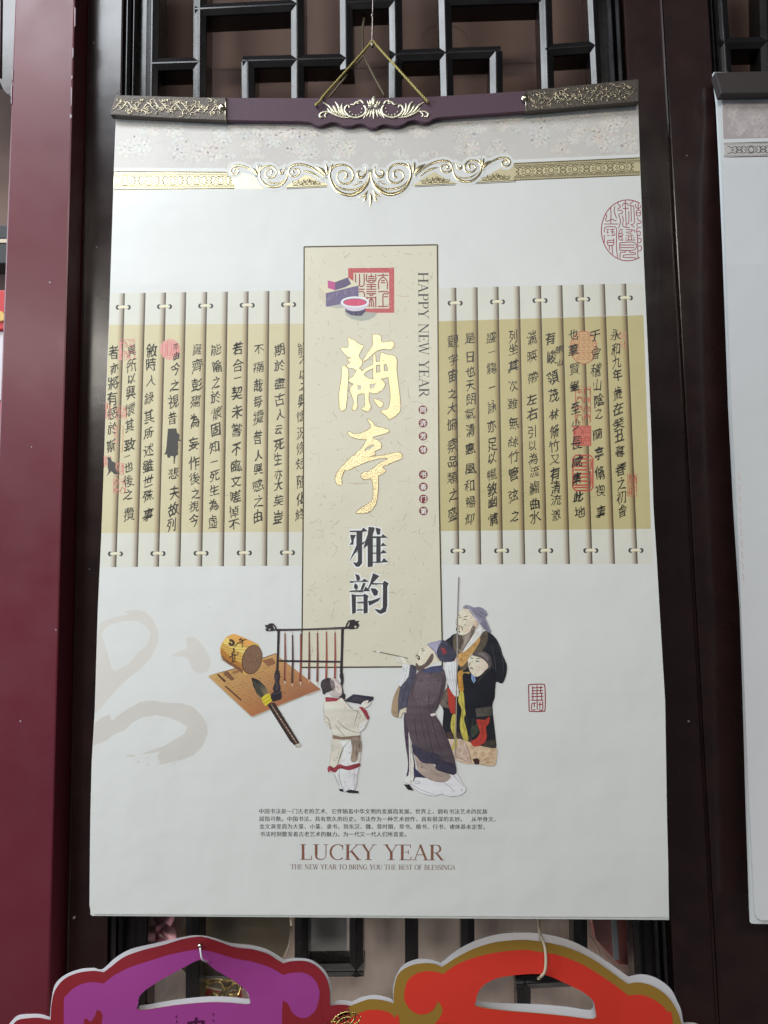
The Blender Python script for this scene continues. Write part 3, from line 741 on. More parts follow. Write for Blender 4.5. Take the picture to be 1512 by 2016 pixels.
# ---- damask band and the gold border
dm = Sheet(cal, B, stack=False)
top = [(lx(200) + .4, 200), (rx(190) - .4, 190)]
bot_l = [(lx(333) + .4, 333.5), (450, 335)]; bot_r = [(1000, 316), (rx(305) - .4, 304)]
base = ink(194, 193, 195)
dm.poly([(lx(206) + .5, 206), (740, 207), (rx(194) - .5, 194), (rx(304) - .8, 304), (1005, 316), (860, 330), (640, 334), (450, 334), (lx(333) + .6, 333)], base, layer=0)
def in_dm(x, y): return lx(250) + 6 < x < rx(250) - 6 and 200 - (x - 740) * .01 < y < 318 - (x - 740) * .028 * (1 if x > 740 else .3)
for i in range(190):
    cx, cy = R.uniform(225, 1260), R.uniform(200, 328)
    r = R.uniform(11, 22); a0 = R.uniform(0, 6)
    tint = R.uniform(6, 15); warm = R.uniform(-2, 3)
    if not in_dm(cx, cy): continue
    L = .6 + (i % 40) * .25
    def pc(t, j=3): return ink(193 + t + warm + R.uniform(-j, j), 193 + t + R.uniform(-j, j), 194 + t - warm + R.uniform(-j, j))
    for ring_, (n_p, rr, rl, rw) in enumerate([(8, .72, .36, .30), (6, .42, .28, .24)]):
        for k in range(n_p):
            a = a0 + 2 * math.pi * k / n_p + R.uniform(-.25, .25)
            px, py = cx + r * rr * math.cos(a), cy + r * .85 * rr * math.sin(a)
            if not in_dm(px, py - 8) or not in_dm(px, py + 8): continue
            dm.ellipse(px, py, r * (rl + .04), r * (rw + .045), pc(-9, 1), rot=a, n=9, layer=L + ring_ * .1 + k * .003)
            dm.ellipse(px, py, r * rl, r * rw, pc(tint + 3 * ring_), rot=a, n=9, layer=L + .04 + ring_ * .1 + k * .004)
    dm.ellipse(cx, cy, r * .17, r * .15, pc(tint - 3), n=8, layer=L + .21)
for i in range(150):
    cx, cy = R.uniform(230, 1250), R.uniform(198, 322)
    if not in_dm(cx, cy): continue
    a = R.uniform(0, 6); pts = []
    for k in range(4):
        pts.append((cx, cy)); cx += 6 * math.cos(a); cy += 4 * math.sin(a); a += R.uniform(-.8, .8)
    if all(in_dm(*p) for p in pts): dm.stroke(pts, [.6, 1.6, 1.6, .6], ink(*([R.choice([186, 206])] * 3)), layer=11 + i * .02)
dm.build('damask_band', M['print'], cover)

gp = None
def band(pts):
    s_ = Sheet(cal, B * 5, stack=False); s_.poly(pts, (1, 1, 1, 1)); s_.build('gold_border', M['foil_flat'], cover)
def bl_t(x): return 336.8 + .006 * (x - 224)
def bl_b(x): return 374.3 - .010 * (x - 224)
def br_t(x): return 321.3 - .0445 * (x - 1000)
def br_b(x): return 356.5 - .0415 * (x - 1000)
x0 = lx(350) + .6; x1 = rx(330) - .6
band([(x0, bl_t(x0)), (470, bl_t(470)), (500, bl_t(500) + 8), (527, bl_b(527)), (x0 - .5, bl_b(x0))])
band([(937, 360), (972, 338), (1010, br_t(1010)), (x1, br_t(x1)), (x1 + .6, br_b(x1)), (1000, br_b(1000))])
band([(560, 369.5), (572, 361), (590, 352), (604, 343), (622, 353), (640, 360), (648, 368.5)])
band([(811.5, 366), (825, 357), (842, 346), (856, 338), (874, 350), (890, 357), (902, 361.5)])
KK = (1, 1, 1, 1)
def band_pattern(xa, xb, t, b, per, off):
    def q(x, v): return (x, t(x) + (b(x) - t(x)) * v)
    n = int((xb - xa) / 20) + 1
    xs = [xa + (xb - xa) * k / n for k in range(n + 1)]
    for v, w in ((.03, 1.6), (.17, 1.1), (.24, 1.1), (.77, 1.1), (.83, 1.1), (.97, 1.6)):
        gp.stroke([q(x, v) for x in xs], w, KK, smooth=False, layer=0)
    x = xa
    while x < xb - 2:
        for v in (.10, .90): gp.stroke([q(x, v - .05), q(x, v + .05)], .9, KK, smooth=False, layer=1)
        x += 3.1
    c = xa + off
    while c < xb:
        Hh = b(c) - t(c)
        def S(pts, w=1.3):
            p = [(c + dx, q(c + dx, .5 + dy / 36)[1]) for dx, dy in pts]
            if all(xa + 1 < a[0] < xb - 1 for a in p): gp.stroke(p, w, KK, n=3, layer=2)
        if xa + 7 < c < xb - 7:
            y = q(c, .5)[1]; gp.ring(c, y, 5.4, 5.4, 1.5, KK, n=16, layer=2)
        for sx in (-1, 1):
            if xa + 3 < c + 10.5 * sx < xb - 3: gp.ring(c + 10.5 * sx, q(c + 10.5 * sx, .5)[1], 2.1, 2.1, 1.1, KK, n=10, layer=2)
            for sy in (-1, 1):
                S([(0 * sx, 8.8 * sy), (5 * sx, 7.6 * sy), (9 * sx, 5.2 * sy), (13 * sx, 7.4 * sy), (17 * sx, 7.8 * sy), (19 * sx, 5 * sy), (16 * sx, 4 * sy)])
                S([(23 * sx, 8 * sy), (19.5 * sx, 5 * sy), (18 * sx, 2 * sy), (21 * sx, .6 * sy), (23 * sx, 2.4 * sy)])
        c += per
for args in ((x0, 462, bl_t, bl_b, 47.0, 22), (1012, x1, br_t, br_b, 46.4, 27)):
    gp = Sheet(cal, B * 5 + .00001, stack=False); band_pattern(*args); gp.build('engraved_pattern', M['foil_dark'], cover)
for cx, cy, s0 in ((604, 360, 1), (857, 356, 1), (976, 350, 1.1)):
    gp = Sheet(cal, B * 5 + .00001, stack=False)
    for dx in (-22, -11, 0, 11, 22):
        hh = 11 - abs(dx) * .36
        gp.ring(cx + dx, cy - .05 * dx + 2 - hh * .3, 3.2, 3.0, 1.2, KK, n=10, layer=2)
        gp.ring(cx + dx * .55 + 3, cy - .05 * dx - 6 + abs(dx) * .33, 2.2, 2.2, 1.0, KK, n=9, layer=2.4)
        for q_ in (-1, 1): gp.stroke([(cx + dx + 4 * q_, cy + 2 - hh * .2), (cx + dx + 6.5 * q_, cy - 1 - hh * .3), (cx + dx + 4 * q_, cy - 3 - hh * .4)], 1.1, KK, layer=2.6)
        gp.stroke([(cx + dx - 5, cy + 5 - .05 * dx), (cx + dx, cy + 3 - .05 * dx), (cx + dx + 5, cy + 5 - .06 * dx)], 1.2, KK, layer=3)
    for v in (7.5, 10): gp.stroke([(cx - 40, cy + v + 2), (cx + 40, cy + v - 2)], 1.2, KK, smooth=False, layer=1)
    gp.build('engraved_pattern', M['foil_dark'], cover)

# ---- foil scroll in relief over a white contour
G1 = F(720, 290, 5.04)
SCROLL = [
 ([(50, 235), (58, 310), (88, 375), (150, 432), (230, 466), (320, 450), (392, 400), (437, 320), (448, 250), (422, 192), (370, 167), (300, 167), (242, 202), (214, 262), (227, 320), (272, 352), (330, 348), (370, 310), (372, 262), (340, 228), (300, 230), (276, 257), (287, 293), (312, 298)],
  [8, 20, 34, 40, 36, 32, 30, 28, 24, 22, 22, 20, 20, 20, 20, 20, 18, 16, 16, 16, 18, 22, 26, 14]),
 ([(64, 325), (130, 385), (210, 416), (300, 408), (370, 378), (418, 330)], [8, 16, 20, 20, 16, 4]),
 ([(97, 188), (86, 228), (97, 265), (128, 294), (165, 283), (174, 250), (150, 230), (130, 246)], [6, 14, 22, 28, 30, 24, 16, 6]),
 ([(120, 333), (150, 342), (185, 334)], [4, 10, 4]), ([(150, 356), (190, 366), (226, 376)], [4, 12, 3]),
 ([(418, 150), (436, 200), (455, 238)], [6, 26, 10]), ([(488, 145), (476, 205), (468, 255)], [10, 34, 10]), ([(482, 262), (530, 205), (596, 166)], [12, 40, 4]),
 ([(480, 292), (560, 222), (640, 167), (740, 134), (820, 142), (854, 186), (844, 230), (800, 250), (760, 235), (747, 205), (767, 178), (803, 178), (816, 203), (795, 216)],
  [10, 18, 22, 22, 22, 20, 18, 18, 16, 16, 16, 16, 20, 12]),
 ([(528, 302), (600, 242), (662, 212), (722, 200)], [4, 18, 20, 4]),
 ([(866, 180), (870, 250), (900, 300), (960, 336), (1040, 335), (1110, 290), (1146, 222), (1136, 162), (1090, 132), (1030, 132), (987, 170), (980, 212), (1010, 243), (1060, 243), (1090, 210), (1078, 176), (1043, 166), (1022, 187), (1036, 214)],
  [8, 16, 24, 26, 24, 22, 20, 18, 18, 18, 18, 18, 18, 18, 16, 16, 16, 20, 14]),
 ([(898, 280), (960, 306), (1040, 296), (1116, 250)], [4, 14, 14, 4]),
 ([(892, 148), (905, 190), (918, 214), (945, 203), (945, 182), (922, 168)], [6, 12, 20, 22, 16, 6]),
 ([(1126, 112), (1138, 140), (1150, 168)], [6, 20, 8]), ([(1172, 110), (1162, 150), (1154, 190)], [10, 24, 8]), ([(1160, 212), (1195, 165), (1246, 130)], [10, 34, 4]),
 ([(1172, 202), (1250, 142), (1330, 107), (1400, 107), (1431, 140), (1420, 178), (1382, 188), (1354, 166), (1366, 134), (1394, 134), (1398, 156)],
  [6, 18, 22, 22, 20, 18, 18, 16, 16, 18, 12]),
 ([(66, 420), (100, 470), (160, 491)], [4, 26, 3]), ([(82, 478), (98, 515), (114, 540)], [6, 26, 4])]
def mir(p):
    x, y = p; d = x - 729.0
    return (729.0 - d, y + (.034 * min(d, 80) + .070 * max(0, d - 80)))
ct = Sheet(cal, B * 11, stack=False); fr = Relief(cal, B * 14)
n_ = 0
for pts, ws in SCROLL:
    p = G1(pts); w = [a / 5.04 for a in ws]
    for q in (p, [mir(a) for a in p]):
        n_ += 1
        ct.stroke(q, [a + 11 for a in w], WHITE, n=3, layer=(n_ % 12) * .25)
        ct.ellipse(q[0][0], q[0][1], (w[0] + 11) / 2, (w[0] + 11) / 2, WHITE, n=12, layer=4); ct.ellipse(q[-1][0], q[-1][1], (w[-1] + 11) / 2, (w[-1] + 11) / 2, WHITE, n=12, layer=4.2)
        fr.ridge(q, w, .24)
fr.ridge(G1([(45, 452), (50, 500), (46, 545), (45, 592)]), [1, 7, 5, .8], .24)
ct.poly([(lx(331) + .6, 330), (440, 331), (460, 338), (lx(337) + .6, 336.8)], WHITE, layer=3.5)
ct.poly([(1000, 315), (rx(303) - .6, 303.5), (rx(310) - .6, 309.4), (1008, 321)], WHITE, layer=3.5)
ct.build('scroll_contour', M['print'], cover)
fr.build('gold_scroll', M['foil'], cover)

# ---- round seal cut off by the right edge
FS = F(1160, 380, 11.63)
RS = ink(150, 62, 72)
s = Sheet(cal, B * 2, stack=False)
cx, cy, rxx, ryy = 880, 855, 600, 697
oval = []
for k in range(70):
    a = math.radians(62 + k * 4); x, y = cx + rxx * math.cos(a), cy + ryy * math.sin(a)
    lim = (rx(380 + y / 11.63) - 1160 - .8) * 11.63
    if x < lim: oval.append((x, y))
s.stroke(FS(oval), 1.9, RS, smooth=False, layer=1)
for pts in [[(490, 310), (500, 470), (495, 590), (500, 700)], [(590, 300), (572, 400), (590, 480), (630, 580)], [(380, 480), (400, 540), (370, 620), (430, 645), (495, 610), (540, 600), (590, 640), (625, 625)], [(340, 710), (660, 710)],
            [(490, 755), (490, 780)], [(350, 900), (345, 810), (400, 775), (560, 775), (620, 800), (625, 1000), (625, 1250), (650, 1480)], [(345, 960), (345, 1150)], [(390, 835), (460, 835)], [(420, 860), (420, 920)], [(480, 835), (580, 835)], [(530, 820), (535, 950)], [(490, 890), (580, 890)], [(500, 970), (580, 965), (580, 920)],
            [(400, 905), (445, 905)], [(410, 970), (460, 970)], [(415, 1090), (420, 1180), (480, 1205), (560, 1180), (562, 1040)], [(420, 1085), (555, 1080)], [(420, 1130), (560, 1130)], [(460, 1210), (462, 1300)], [(525, 1200), (530, 1340), (545, 1400)],
            [(665, 205), (660, 260), (715, 300), (690, 345), (645, 350)], [(645, 395), (740, 400), (765, 440), (740, 470), (675, 490), (710, 600), (710, 700), (670, 810)], [(825, 165), (830, 350), (840, 560), (845, 770)], [(765, 310), (775, 250), (830, 235), (885, 250), (890, 310)], [(770, 355), (905, 350)], [(755, 515), (780, 600), (775, 765), (930, 790)], [(905, 420), (905, 690), (850, 700)],
            [(1010, 190), (935, 250), (950, 290), (1010, 300), (1025, 400), (1030, 690), (955, 720), (1035, 785)], [(955, 300), (965, 660)], [(1055, 250), (1080, 340), (1170, 340), (1175, 270)], [(1120, 240), (1125, 390)], [(1085, 400), (1080, 510), (1165, 515), (1165, 400), (1085, 400)], [(1085, 455), (1165, 455)], [(1085, 580), (1110, 580), (1130, 630), (1185, 640), (1180, 690), (1100, 700), (1100, 770)],
            [(770, 835), (690, 860), (685, 1060), (780, 1075)], [(690, 925), (750, 920), (745, 860)], [(690, 990), (770, 970), (750, 930)], [(690, 1000), (750, 1010), (750, 1070)], [(840, 835), (1030, 850), (1035, 905)], [(835, 900), (970, 885), (970, 850)], [(880, 935), (980, 935)], [(840, 965), (900, 985), (1010, 970)], [(905, 990), (905, 1070)], [(970, 990), (970, 1070)], [(830, 1078), (1055, 1075)], [(830, 1040), (860, 1025)], [(1010, 1020), (1040, 1030)],
            [(700, 1140), (1040, 1130), (1045, 1300), (730, 1310), (700, 1280), (700, 1140)], [(705, 1190), (1040, 1190)], [(705, 1250), (1040, 1250)], [(830, 1315), (825, 1355), (715, 1365), (705, 1500)], [(925, 1315), (930, 1355), (1040, 1365), (1045, 1405), (800, 1420), (780, 1450), (800, 1475), (1040, 1480), (1060, 1510)],
            [(1190, 780), (1090, 820), (1105, 1000), (1115, 1490)], [(1100, 880), (1165, 885), (1160, 970), (1110, 975)], [(1110, 1045), (1185, 1045), (1175, 1130), (1115, 1140)], [(1115, 1215), (1190, 1215), (1185, 1310), (1120, 1330)]]:
    s.stroke(FS(pts), 1.7, RS, n=3, layer=2)
s.build('round_seal_print', M['print'], cover)

# ---- bamboo slips
TAN = (188, 179, 137); OFF = (209, 212, 208); TANL = (203, 197, 168)
def grid_quad(xa, xb, yt, yb, ca, cb, layer):
    sl.quad([(xa[0], yt[0]), (xb[0], yt[1]), (xb[1], yb[1]), (xa[1], yb[0])], [ca, cb, cb, ca], layer=layer)
def sides(p, q): return p + (q - p)
left_top, left_bot = 577.5, 1116.5
regions = [dict(xl=(lx(577) + .6, lx(1116) + .6), xr=(598.5, 594.8), yt=(577.5, 572), bt=(639.5, 637), bb=(1049.6, 1047), yb=(1116.6, 1113.5), tan=TANL,
                seam=list(zip([246, 286.7, 327, 366.6, 407.9, 448.5, 489.5, 530.4, 570.8], [229, 271.3, 312.9, 355.2, 397.9, 440.9, 483.2, 525.9, 568.3]))),
           dict(xl=(862, 868), xr=(1267, 1286), yt=(567.5, 557.5), bt=(632.5, 620.5), bb=(1045.5, 1041), yb=(1111.5, 1110), tan=TAN,
                seam=list(zip([898.3, 940.2, 981.5, 1023.2, 1065.1, 1107.3, 1149.2, 1191.1, 1233], [904.4, 947.5, 990.6, 1034.2, 1077.6, 1122.1, 1166.6, 1210.9, 1255.7])))]
for rg in regions:
    sl = Sheet(cal, B, stack=False)
    ya, yb = rg['yt'][0], rg['yb'][0]
    def X(xt, xb, y): return xt + (xb - xt) * (y - ya) / (yb - ya)
    def Yl(pair, x): return pair[0] + (pair[1] - pair[0]) * (x - rg['xl'][0]) / (rg['xr'][0] - rg['xl'][0])
    for top_, bot_, c in ((rg['yt'], rg['bt'], ink(*OFF)), (rg['bt'], rg['bb'], ink(*rg['tan'])), (rg['bb'], rg['yb'], ink(*OFF))):
        wide = rg['xr']
        if rg['xr'][0] > 1200 and top_ is rg['bt']: wide = (1265, 1284)
        sl.quad([(X(*rg['xl'], top_[0]), top_[0]), (X(*wide, top_[1]), top_[1]), (X(*wide, bot_[1]), bot_[1]), (X(*rg['xl'], bot_[0]), bot_[0])], c, layer=0)
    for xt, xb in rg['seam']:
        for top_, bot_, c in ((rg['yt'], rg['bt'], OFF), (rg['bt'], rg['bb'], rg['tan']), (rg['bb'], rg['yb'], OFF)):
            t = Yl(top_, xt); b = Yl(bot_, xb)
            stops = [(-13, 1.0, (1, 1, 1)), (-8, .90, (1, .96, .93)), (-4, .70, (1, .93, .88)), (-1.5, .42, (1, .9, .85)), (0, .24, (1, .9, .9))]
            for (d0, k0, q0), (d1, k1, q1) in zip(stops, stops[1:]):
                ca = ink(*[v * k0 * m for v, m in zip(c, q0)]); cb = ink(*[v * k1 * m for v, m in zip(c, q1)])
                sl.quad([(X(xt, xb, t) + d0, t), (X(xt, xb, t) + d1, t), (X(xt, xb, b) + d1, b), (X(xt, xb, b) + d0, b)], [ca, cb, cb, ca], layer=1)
    # fine horizontal grain
    for i in range(70):
        y = R.uniform(rg['bt'][0] + 4, rg['bb'][1] - 6); x = R.uniform(X(*rg['xl'], y) + 4, X(*rg['xr'], y) - 40); L = R.uniform(15, 36)
        k = R.choice([.94, .96, 1.04])
        sl.stroke([(x, y), (x + L, y + R.uniform(-.6, .2))], .9, ink(*[min(235, v * k) for v in rg['tan']]), smooth=False, layer=.5)
    for i in (0, 2, 4, 6, 8):
        xt, xb = rg['seam'][i]
        for y in ([605 - 1.3 * i * .5, 1090.5 - .3 * i] if rg['xl'][0] < 500 else [597 - 1.3 * i, 1084.6 - .1 * i]):
            c = X(xt, xb, y)
            for sx in (-1, 1):
                ex = c - 2.5 + sx * 10.5
                sl.ellipse(ex, y, 4.4, 4.8, ink(58, 60, 58), n=16, layer=2); sl.ellipse(ex - sx * 2.2, y, 2.6, 3.2, ink(205, 205, 200), n=12, layer=3)
            sl.stroke([(c - 10.5, y), (c - 2.5, y - 1.2), (c + 5.5, y)], [4.2, 5, 4.2], ink(236, 222, 200), layer=4)
            sl.stroke([(c - 10.5, y + 2.4), (c - 2.5, y + 1.6), (c + 5.5, y + 2.4)], [.8, 1.4, .8], ink(190, 172, 150), layer=5)
    sl.build('bamboo_slip_print', M['print'], cover)

# ---- small red seals on the slips
ss = None
def new_seal(first=False):
    global ss
    if ss is not None and ss.v: ss.build('seal_print', M['print'], cover)
    ss = Sheet(cal, B * 6, stack=False)
def seal_box(x0, y0, x1, y1, col, fillc=None, w=1.5, n=5, rows=2, round_=0):
    new_seal()
    pts = [(x0, y0), (x1, y0), (x1, y1), (x0, y1)]
    if fillc and fillc is RDF: ss.poly(pts, fillc, layer=0)
    ss.stroke(pts, w, col, smooth=False, closed=True, layer=1)
    hh = (y1 - y0) / rows
    for r in range(rows):
        for c in range(2):
            xa = x0 + 2 + c * (x1 - x0) / 2; xb = xa + (x1 - x0) / 2 - 3; ya = y0 + r * hh + 2.5; yb = ya + hh - 5
            for k in range(n):
                m = R.random()
                if m < .4: ss.stroke([(xa, ya + (yb - ya) * k / n), (xb, ya + (yb - ya) * k / n)], w * .8, col, smooth=False, layer=2)
                elif m < .7: x = xa + (xb - xa) * R.random(); ss.stroke([(x, ya), (x + 1, yb)], w * .8, col, smooth=False, layer=2)
                else: ss.stroke([(xa, yb), (xa + 1, ya + hh * .3), ((xa + xb) / 2, ya), (xb, ya + hh * .3), (xb, yb)], w * .8, col, layer=2, n=3)
PK = ink(212, 138, 138); PKF = ink(212, 172, 152); RD = ink(178, 76, 70); RDF = ink(192, 110, 96); LP = ink(206, 150, 130)
F4 = F(190, 640, 4.8); F7 = F(1080, 620, 7.56); FE = F(1080, 820, 6.72)
def B4(a, f): (p, q) = f(a); return p[0], p[1], q[0], q[1]
seal_box(*B4([(222, 135), (360, 328)], F4), PK, PKF, rows=2); ss.poly(F4([(215, 160), (238, 158), (242, 330), (212, 332)]), ink(210, 158, 152), layer=.5)
new_seal(); c = F4([(695, 230)])[0]; ss.ellipse(c[0], c[1], 20, 20.5, ink(212, 160, 154), layer=0)
for k in range(7): ss.stroke([(c[0] - 14 + k * 4.6, c[1] - 14 + R.uniform(-3, 3)), (c[0] - 13 + k * 4.6 + R.uniform(-3, 3), c[1]), (c[0] - 15 + k * 4.6, c[1] + 13)], 1.3, ink(204, 112, 118), layer=2)
seal_box(*B4([(88, 725), (130, 885)], F4), PK, PKF, n=4); seal_box(*B4([(188, 770), (285, 885)], F4), PK, ink(206, 124, 124), rows=1)
new_seal(); ss.stroke(F4([(180, 950), (252, 955), (245, 1195), (225, 1198)]), 1.2, ink(196, 120, 80), smooth=False, layer=1)
for y in (965, 1000, 1040, 1100): ss.ring(*F4([(180, y)])[0], 3.2, 3.4, 1.2, PK, n=10, layer=1)
seal_box(*B4([(72, 1238), (135, 1335)], F4), PK, ink(206, 140, 132), rows=1); seal_box(*B4([(180, 1305), (255, 1415)], F4), PK, None, rows=1, n=4); seal_box(*B4([(158, 1455), (272, 1588)], F4), PK, None, rows=2, n=4)
new_seal(); c = F7([(520, 485)])[0]; ss.ellipse(c[0], c[1], 26.5, 32.5, ink(196, 166, 126), layer=0)
ss.ring(c[0], c[1], 26, 32, 1.3, RD, layer=1)
for col_ in range(5):
    x = c[0] - 20 + col_ * 10
    for r in range(4):
        y = c[1] - 22 + r * 13
        if abs(x - c[0]) / 26 + abs(y - c[1]) / 40 < 1: ss.stroke([(x - 3, y - 4), (x + 3, y - 4), (x + 3, y + 1), (x - 3, y + 2), (x - 3, y + 6), (x + 4, y + 6)], 1.0, RD, smooth=False, layer=2)
seal_box(*B4([(400, 1068), (622, 1600)], F7), RD, ink(198, 160, 124), rows=4, n=4)
seal_box(*B4([(1062, 245), (1150, 510)], F7), LP, None, rows=2, n=3, w=1.1)
seal_box(*B4([(330, 122), (560, 385)], FE), RD, RDF, rows=2, n=4)
new_seal(); x0_, y0_, x1_, y1_ = B4([(322, 515), (585, 980)], FE)
rr_ = [(x0_ + 5, y0_), (x1_ - 5, y0_), (x1_, y0_ + 6), (x1_, y1_ - 6), (x1_ - 5, y1_), (x0_ + 5, y1_), (x0_, y1_ - 6), (x0_, y0_ + 6)]
ss.stroke(rr_, 3.0, RD, smooth=False, closed=True, layer=1)
for k, y in enumerate([560, 610, 660, 705, 760, 800, 855, 905, 940]): ss.stroke(FE([(340, y), (430, y - 2 + 4 * (k % 2)), (530, y)]), 3.0, RD, layer=2)
for a in [(555, 560, 700), (552, 720, 930)]: ss.stroke(FE([(a[0], a[1]), (a[0] + 8, (a[1] + a[2]) / 2), (a[0], a[2])]), 3, RD, layer=2)
seal_box(*B4([(1045, 765), (1165, 905)], FE), RD, None, rows=1, n=4, w=1.2); seal_box(*B4([(1045, 922), (1165, 1052)], FE), RD, None, rows=1, n=4, w=1.2)
new_seal()

# ---- the calligraphy columns
FA, FBc, FC, FD = F(190, 640, 4.8), F(400, 640, 4.8), F(880, 630, 4.8), F7
COLS = [
 (FA, [('者', 160, 255), ('亦', 165, 405), ('將', 158, 545), ('有', 148, 690), ('感', 150, 830), ('於', 145, 975), ('斯', 135, 1140)]),
 (FA, [('異', 330, 240), ('所', 330, 380), ('以', 325, 505), ('興', 320, 635), ('懷', 315, 795), ('其', 310, 950), ('致', 310, 1130), ('一', 290, 1240), ('也', 300, 1340), ('後', 300, 1470), ('之', 295, 1600), ('攬', 305, 1785)]),
 (FA, [('敘', 520, 240), ('時', 510, 370), ('人', 515, 525), ('錄', 495, 690), ('其', 490, 865), ('所', 490, 1020), ('述', 490, 1180), ('雖', 485, 1330), ('世', 485, 1475), ('殊', 485, 1610), ('事', 485, 1790)]),
 (FA, [('亦', 750, 200), ('由', 750, 288), ('今', 745, 410), ('之', 735, 570), ('視', 725, 720), ('昔', 715, 880), ('悲', 725, 1400), ('夫', 735, 1580), ('故', 725, 1740), ('列', 705, 1885)]),
 (FA, [('誕', 950, 230), ('齊', 950, 385), ('彭', 945, 565), ('殤', 935, 720), ('為', 925, 905), ('妄', 915, 1120), ('作', 920, 1300), ('後', 925, 1450), ('之', 935, 1590), ('視', 920, 1715), ('今', 920, 1840)]),
 (FBc, [('能', 120, 230), ('喻', 130, 390), ('之', 120, 540), ('於', 115, 680), ('懷', 125, 830), ('固', 115, 985), ('知', 105, 1150), ('一', 100, 1285), ('死', 105, 1420), ('生', 102, 1560), ('為', 98, 1700), ('虛', 90, 1860)]),
 (FBc, [('若', 325, 220), ('合', 325, 380), ('一', 325, 495), ('契', 315, 640), ('未', 318, 815), ('嘗', 315, 990), ('不', 310, 1170), ('臨', 305, 1330), ('文', 305, 1475), ('嗟', 300, 1620), ('悼', 290, 1765), ('不', 290, 1880)]),
 (FBc, [('不', 525, 225), ('痛', 522, 395), ('哉', 515, 570), ('每', 515, 720), ('攬', 520, 870), ('昔', 515, 1060), ('人', 520, 1225), ('興', 515, 1360), ('感', 515, 1515), ('之', 520, 1665), ('由', 512, 1805)]),
 (FBc, [('期', 720, 230), ('於', 720, 380), ('盡', 720, 550), ('古', 720, 700), ('人', 725, 840), ('云', 710, 985), ('死', 715, 1130), ('生', 705, 1265), ('亦', 710, 1410), ('大', 710, 1510), ('矣', 710, 1655), ('豈', 705, 1815)]),
 (FBc, [('能', 940, 220), ('不', 950, 335), ('以', 940, 460), ('之', 950, 570), ('興', 940, 710), ('懷', 930, 860), ('況', 925, 1020), ('修', 922, 1160), ('短', 925, 1310), ('隨', 925, 1480), ('化', 920, 1635), ('終', 918, 1790)]),
 (FC, [('觀', 55, 200), ('宇', 60, 375), ('宙', 50, 525), ('之', 50, 695), ('大', 45, 830), ('俯', 48, 985), ('察', 50, 1185), ('品', 50, 1335), ('類', 50, 1490), ('之', 55, 1650), ('盛', 52, 1835)]),
 (FC, [('是', 215, 170), ('日', 215, 345), ('也', 220, 485), ('天', 220, 610), ('朗', 225, 745), ('氣', 215, 885), ('清', 220, 1040), ('惠', 215, 1215), ('風', 218, 1400), ('和', 212, 1565), ('暢', 220, 1720), ('仰', 215, 1880)]),
 (FC, [('盛', 418, 165), ('一', 420, 300), ('觴', 420, 455), ('一', 425, 640), ('詠', 425, 820), ('亦', 420, 1000), ('足', 425, 1170), ('以', 420, 1300), ('暢', 420, 1460), ('敘', 425, 1595), ('幽', 428, 1720), ('情', 435, 1880)]),
 (FC, [('列', 625, 155), ('坐', 625, 275), ('其', 625, 430), ('次', 625, 620), ('雖', 620, 790), ('無', 630, 975), ('絲', 625, 1150), ('竹', 630, 1290), ('管', 625, 1455), ('弦', 625, 1660), ('之', 640, 1850)]),
 (FC, [('湍', 800, 165), ('暎', 800, 340), ('帶', 810, 545), ('左', 800, 750), ('右', 805, 885), ('引', 805, 1055), ('以', 805, 1185), ('為', 815, 1310), ('流', 825, 1430), ('觴', 825, 1585), ('曲', 825, 1735), ('水', 830, 1860)]),
 (FC, [('有', 975, 170), ('峻', 985, 350), ('領', 995, 540), ('茂', 1005, 710), ('林', 1010, 890), ('脩', 1015, 1050), ('竹', 1015, 1190), ('又', 1020, 1315), ('有', 1020, 1450), ('清', 1025, 1580), ('流', 1030, 1700), ('激', 1030, 1840)]),
 (FD, [('也', 370, 290), ('羣', 365, 520), ('賢', 385, 800), ('畢', 385, 1060), ('至', 395, 1390)]), (FE, [('少', 360, 110), ('長', 365, 345), ('咸', 375, 590), ('集', 370, 820), ('此', 390, 1055), ('地', 410, 1265)]),
 (FD, [('于', 685, 300), ('會', 700, 570), ('稽', 705, 820), ('山', 720, 1040), ('陰', 740, 1270), ('之', 740, 1465)]), (FE, [('蘭', 648, 235), ('亭', 665, 490), ('脩', 675, 740), ('禊', 680, 980), ('事', 690, 1265)]),
 (FD, [('永', 1000, 295), ('和', 1000, 510), ('九', 1010, 700), ('年', 1020, 890), ('歲', 1030, 1165), ('在', 1030, 1390)]), (FE, [('癸', 922, 90), ('丑', 930, 245), ('暮', 940, 460), ('春', 955, 690), ('之', 960, 885), ('初', 965, 1065), ('會', 975, 1250)])]
load_glyphs([c[0] for _, col in COLS for c in col] + ['崇', '山'], 0); load_glyphs([c[0] for _, col in COLS for c in col], -.006)
cg = Sheet(cal, B * 11, stack=False)
for ci, (fr_, col) in enumerate(COLS):
    for ch, x, y in col:
        p = fr_([(x, y)])[0]
        k = R.uniform(-8, 8); base = 36 + k if ci > 9 else 58 + k  # left columns paler: gloss on the sheet put into the ink colour
        fl_ = ch in '之一人也以亦云日'
        size = 25.5 if not fl_ else 22.5
        if ch == '一': size = 18
        if ch in '亦由' and x == 750: size = 15
        glyph(cg, ch, p[0], p[1], size, ink(base, base, base - 4), -.006 if len(GL[(ch, 0)][0]) > 190 else 0, 1.2, xs=.86, layer=0, strike=(() if len(GL[(ch, 0)][0]) > 120 else R.choice([(), ((.4, .25),), ((.7, .4),)])))
for ch, x, y, sz in (('崇', 1062, 275, 17), ('山', 1066, 402, 14)):
    p = FC([(x, y)])[0]; glyph(cg, ch, p[0], p[1], sz, ink(44, 44, 40), 0, 1.0, strike=((.5, .3),))
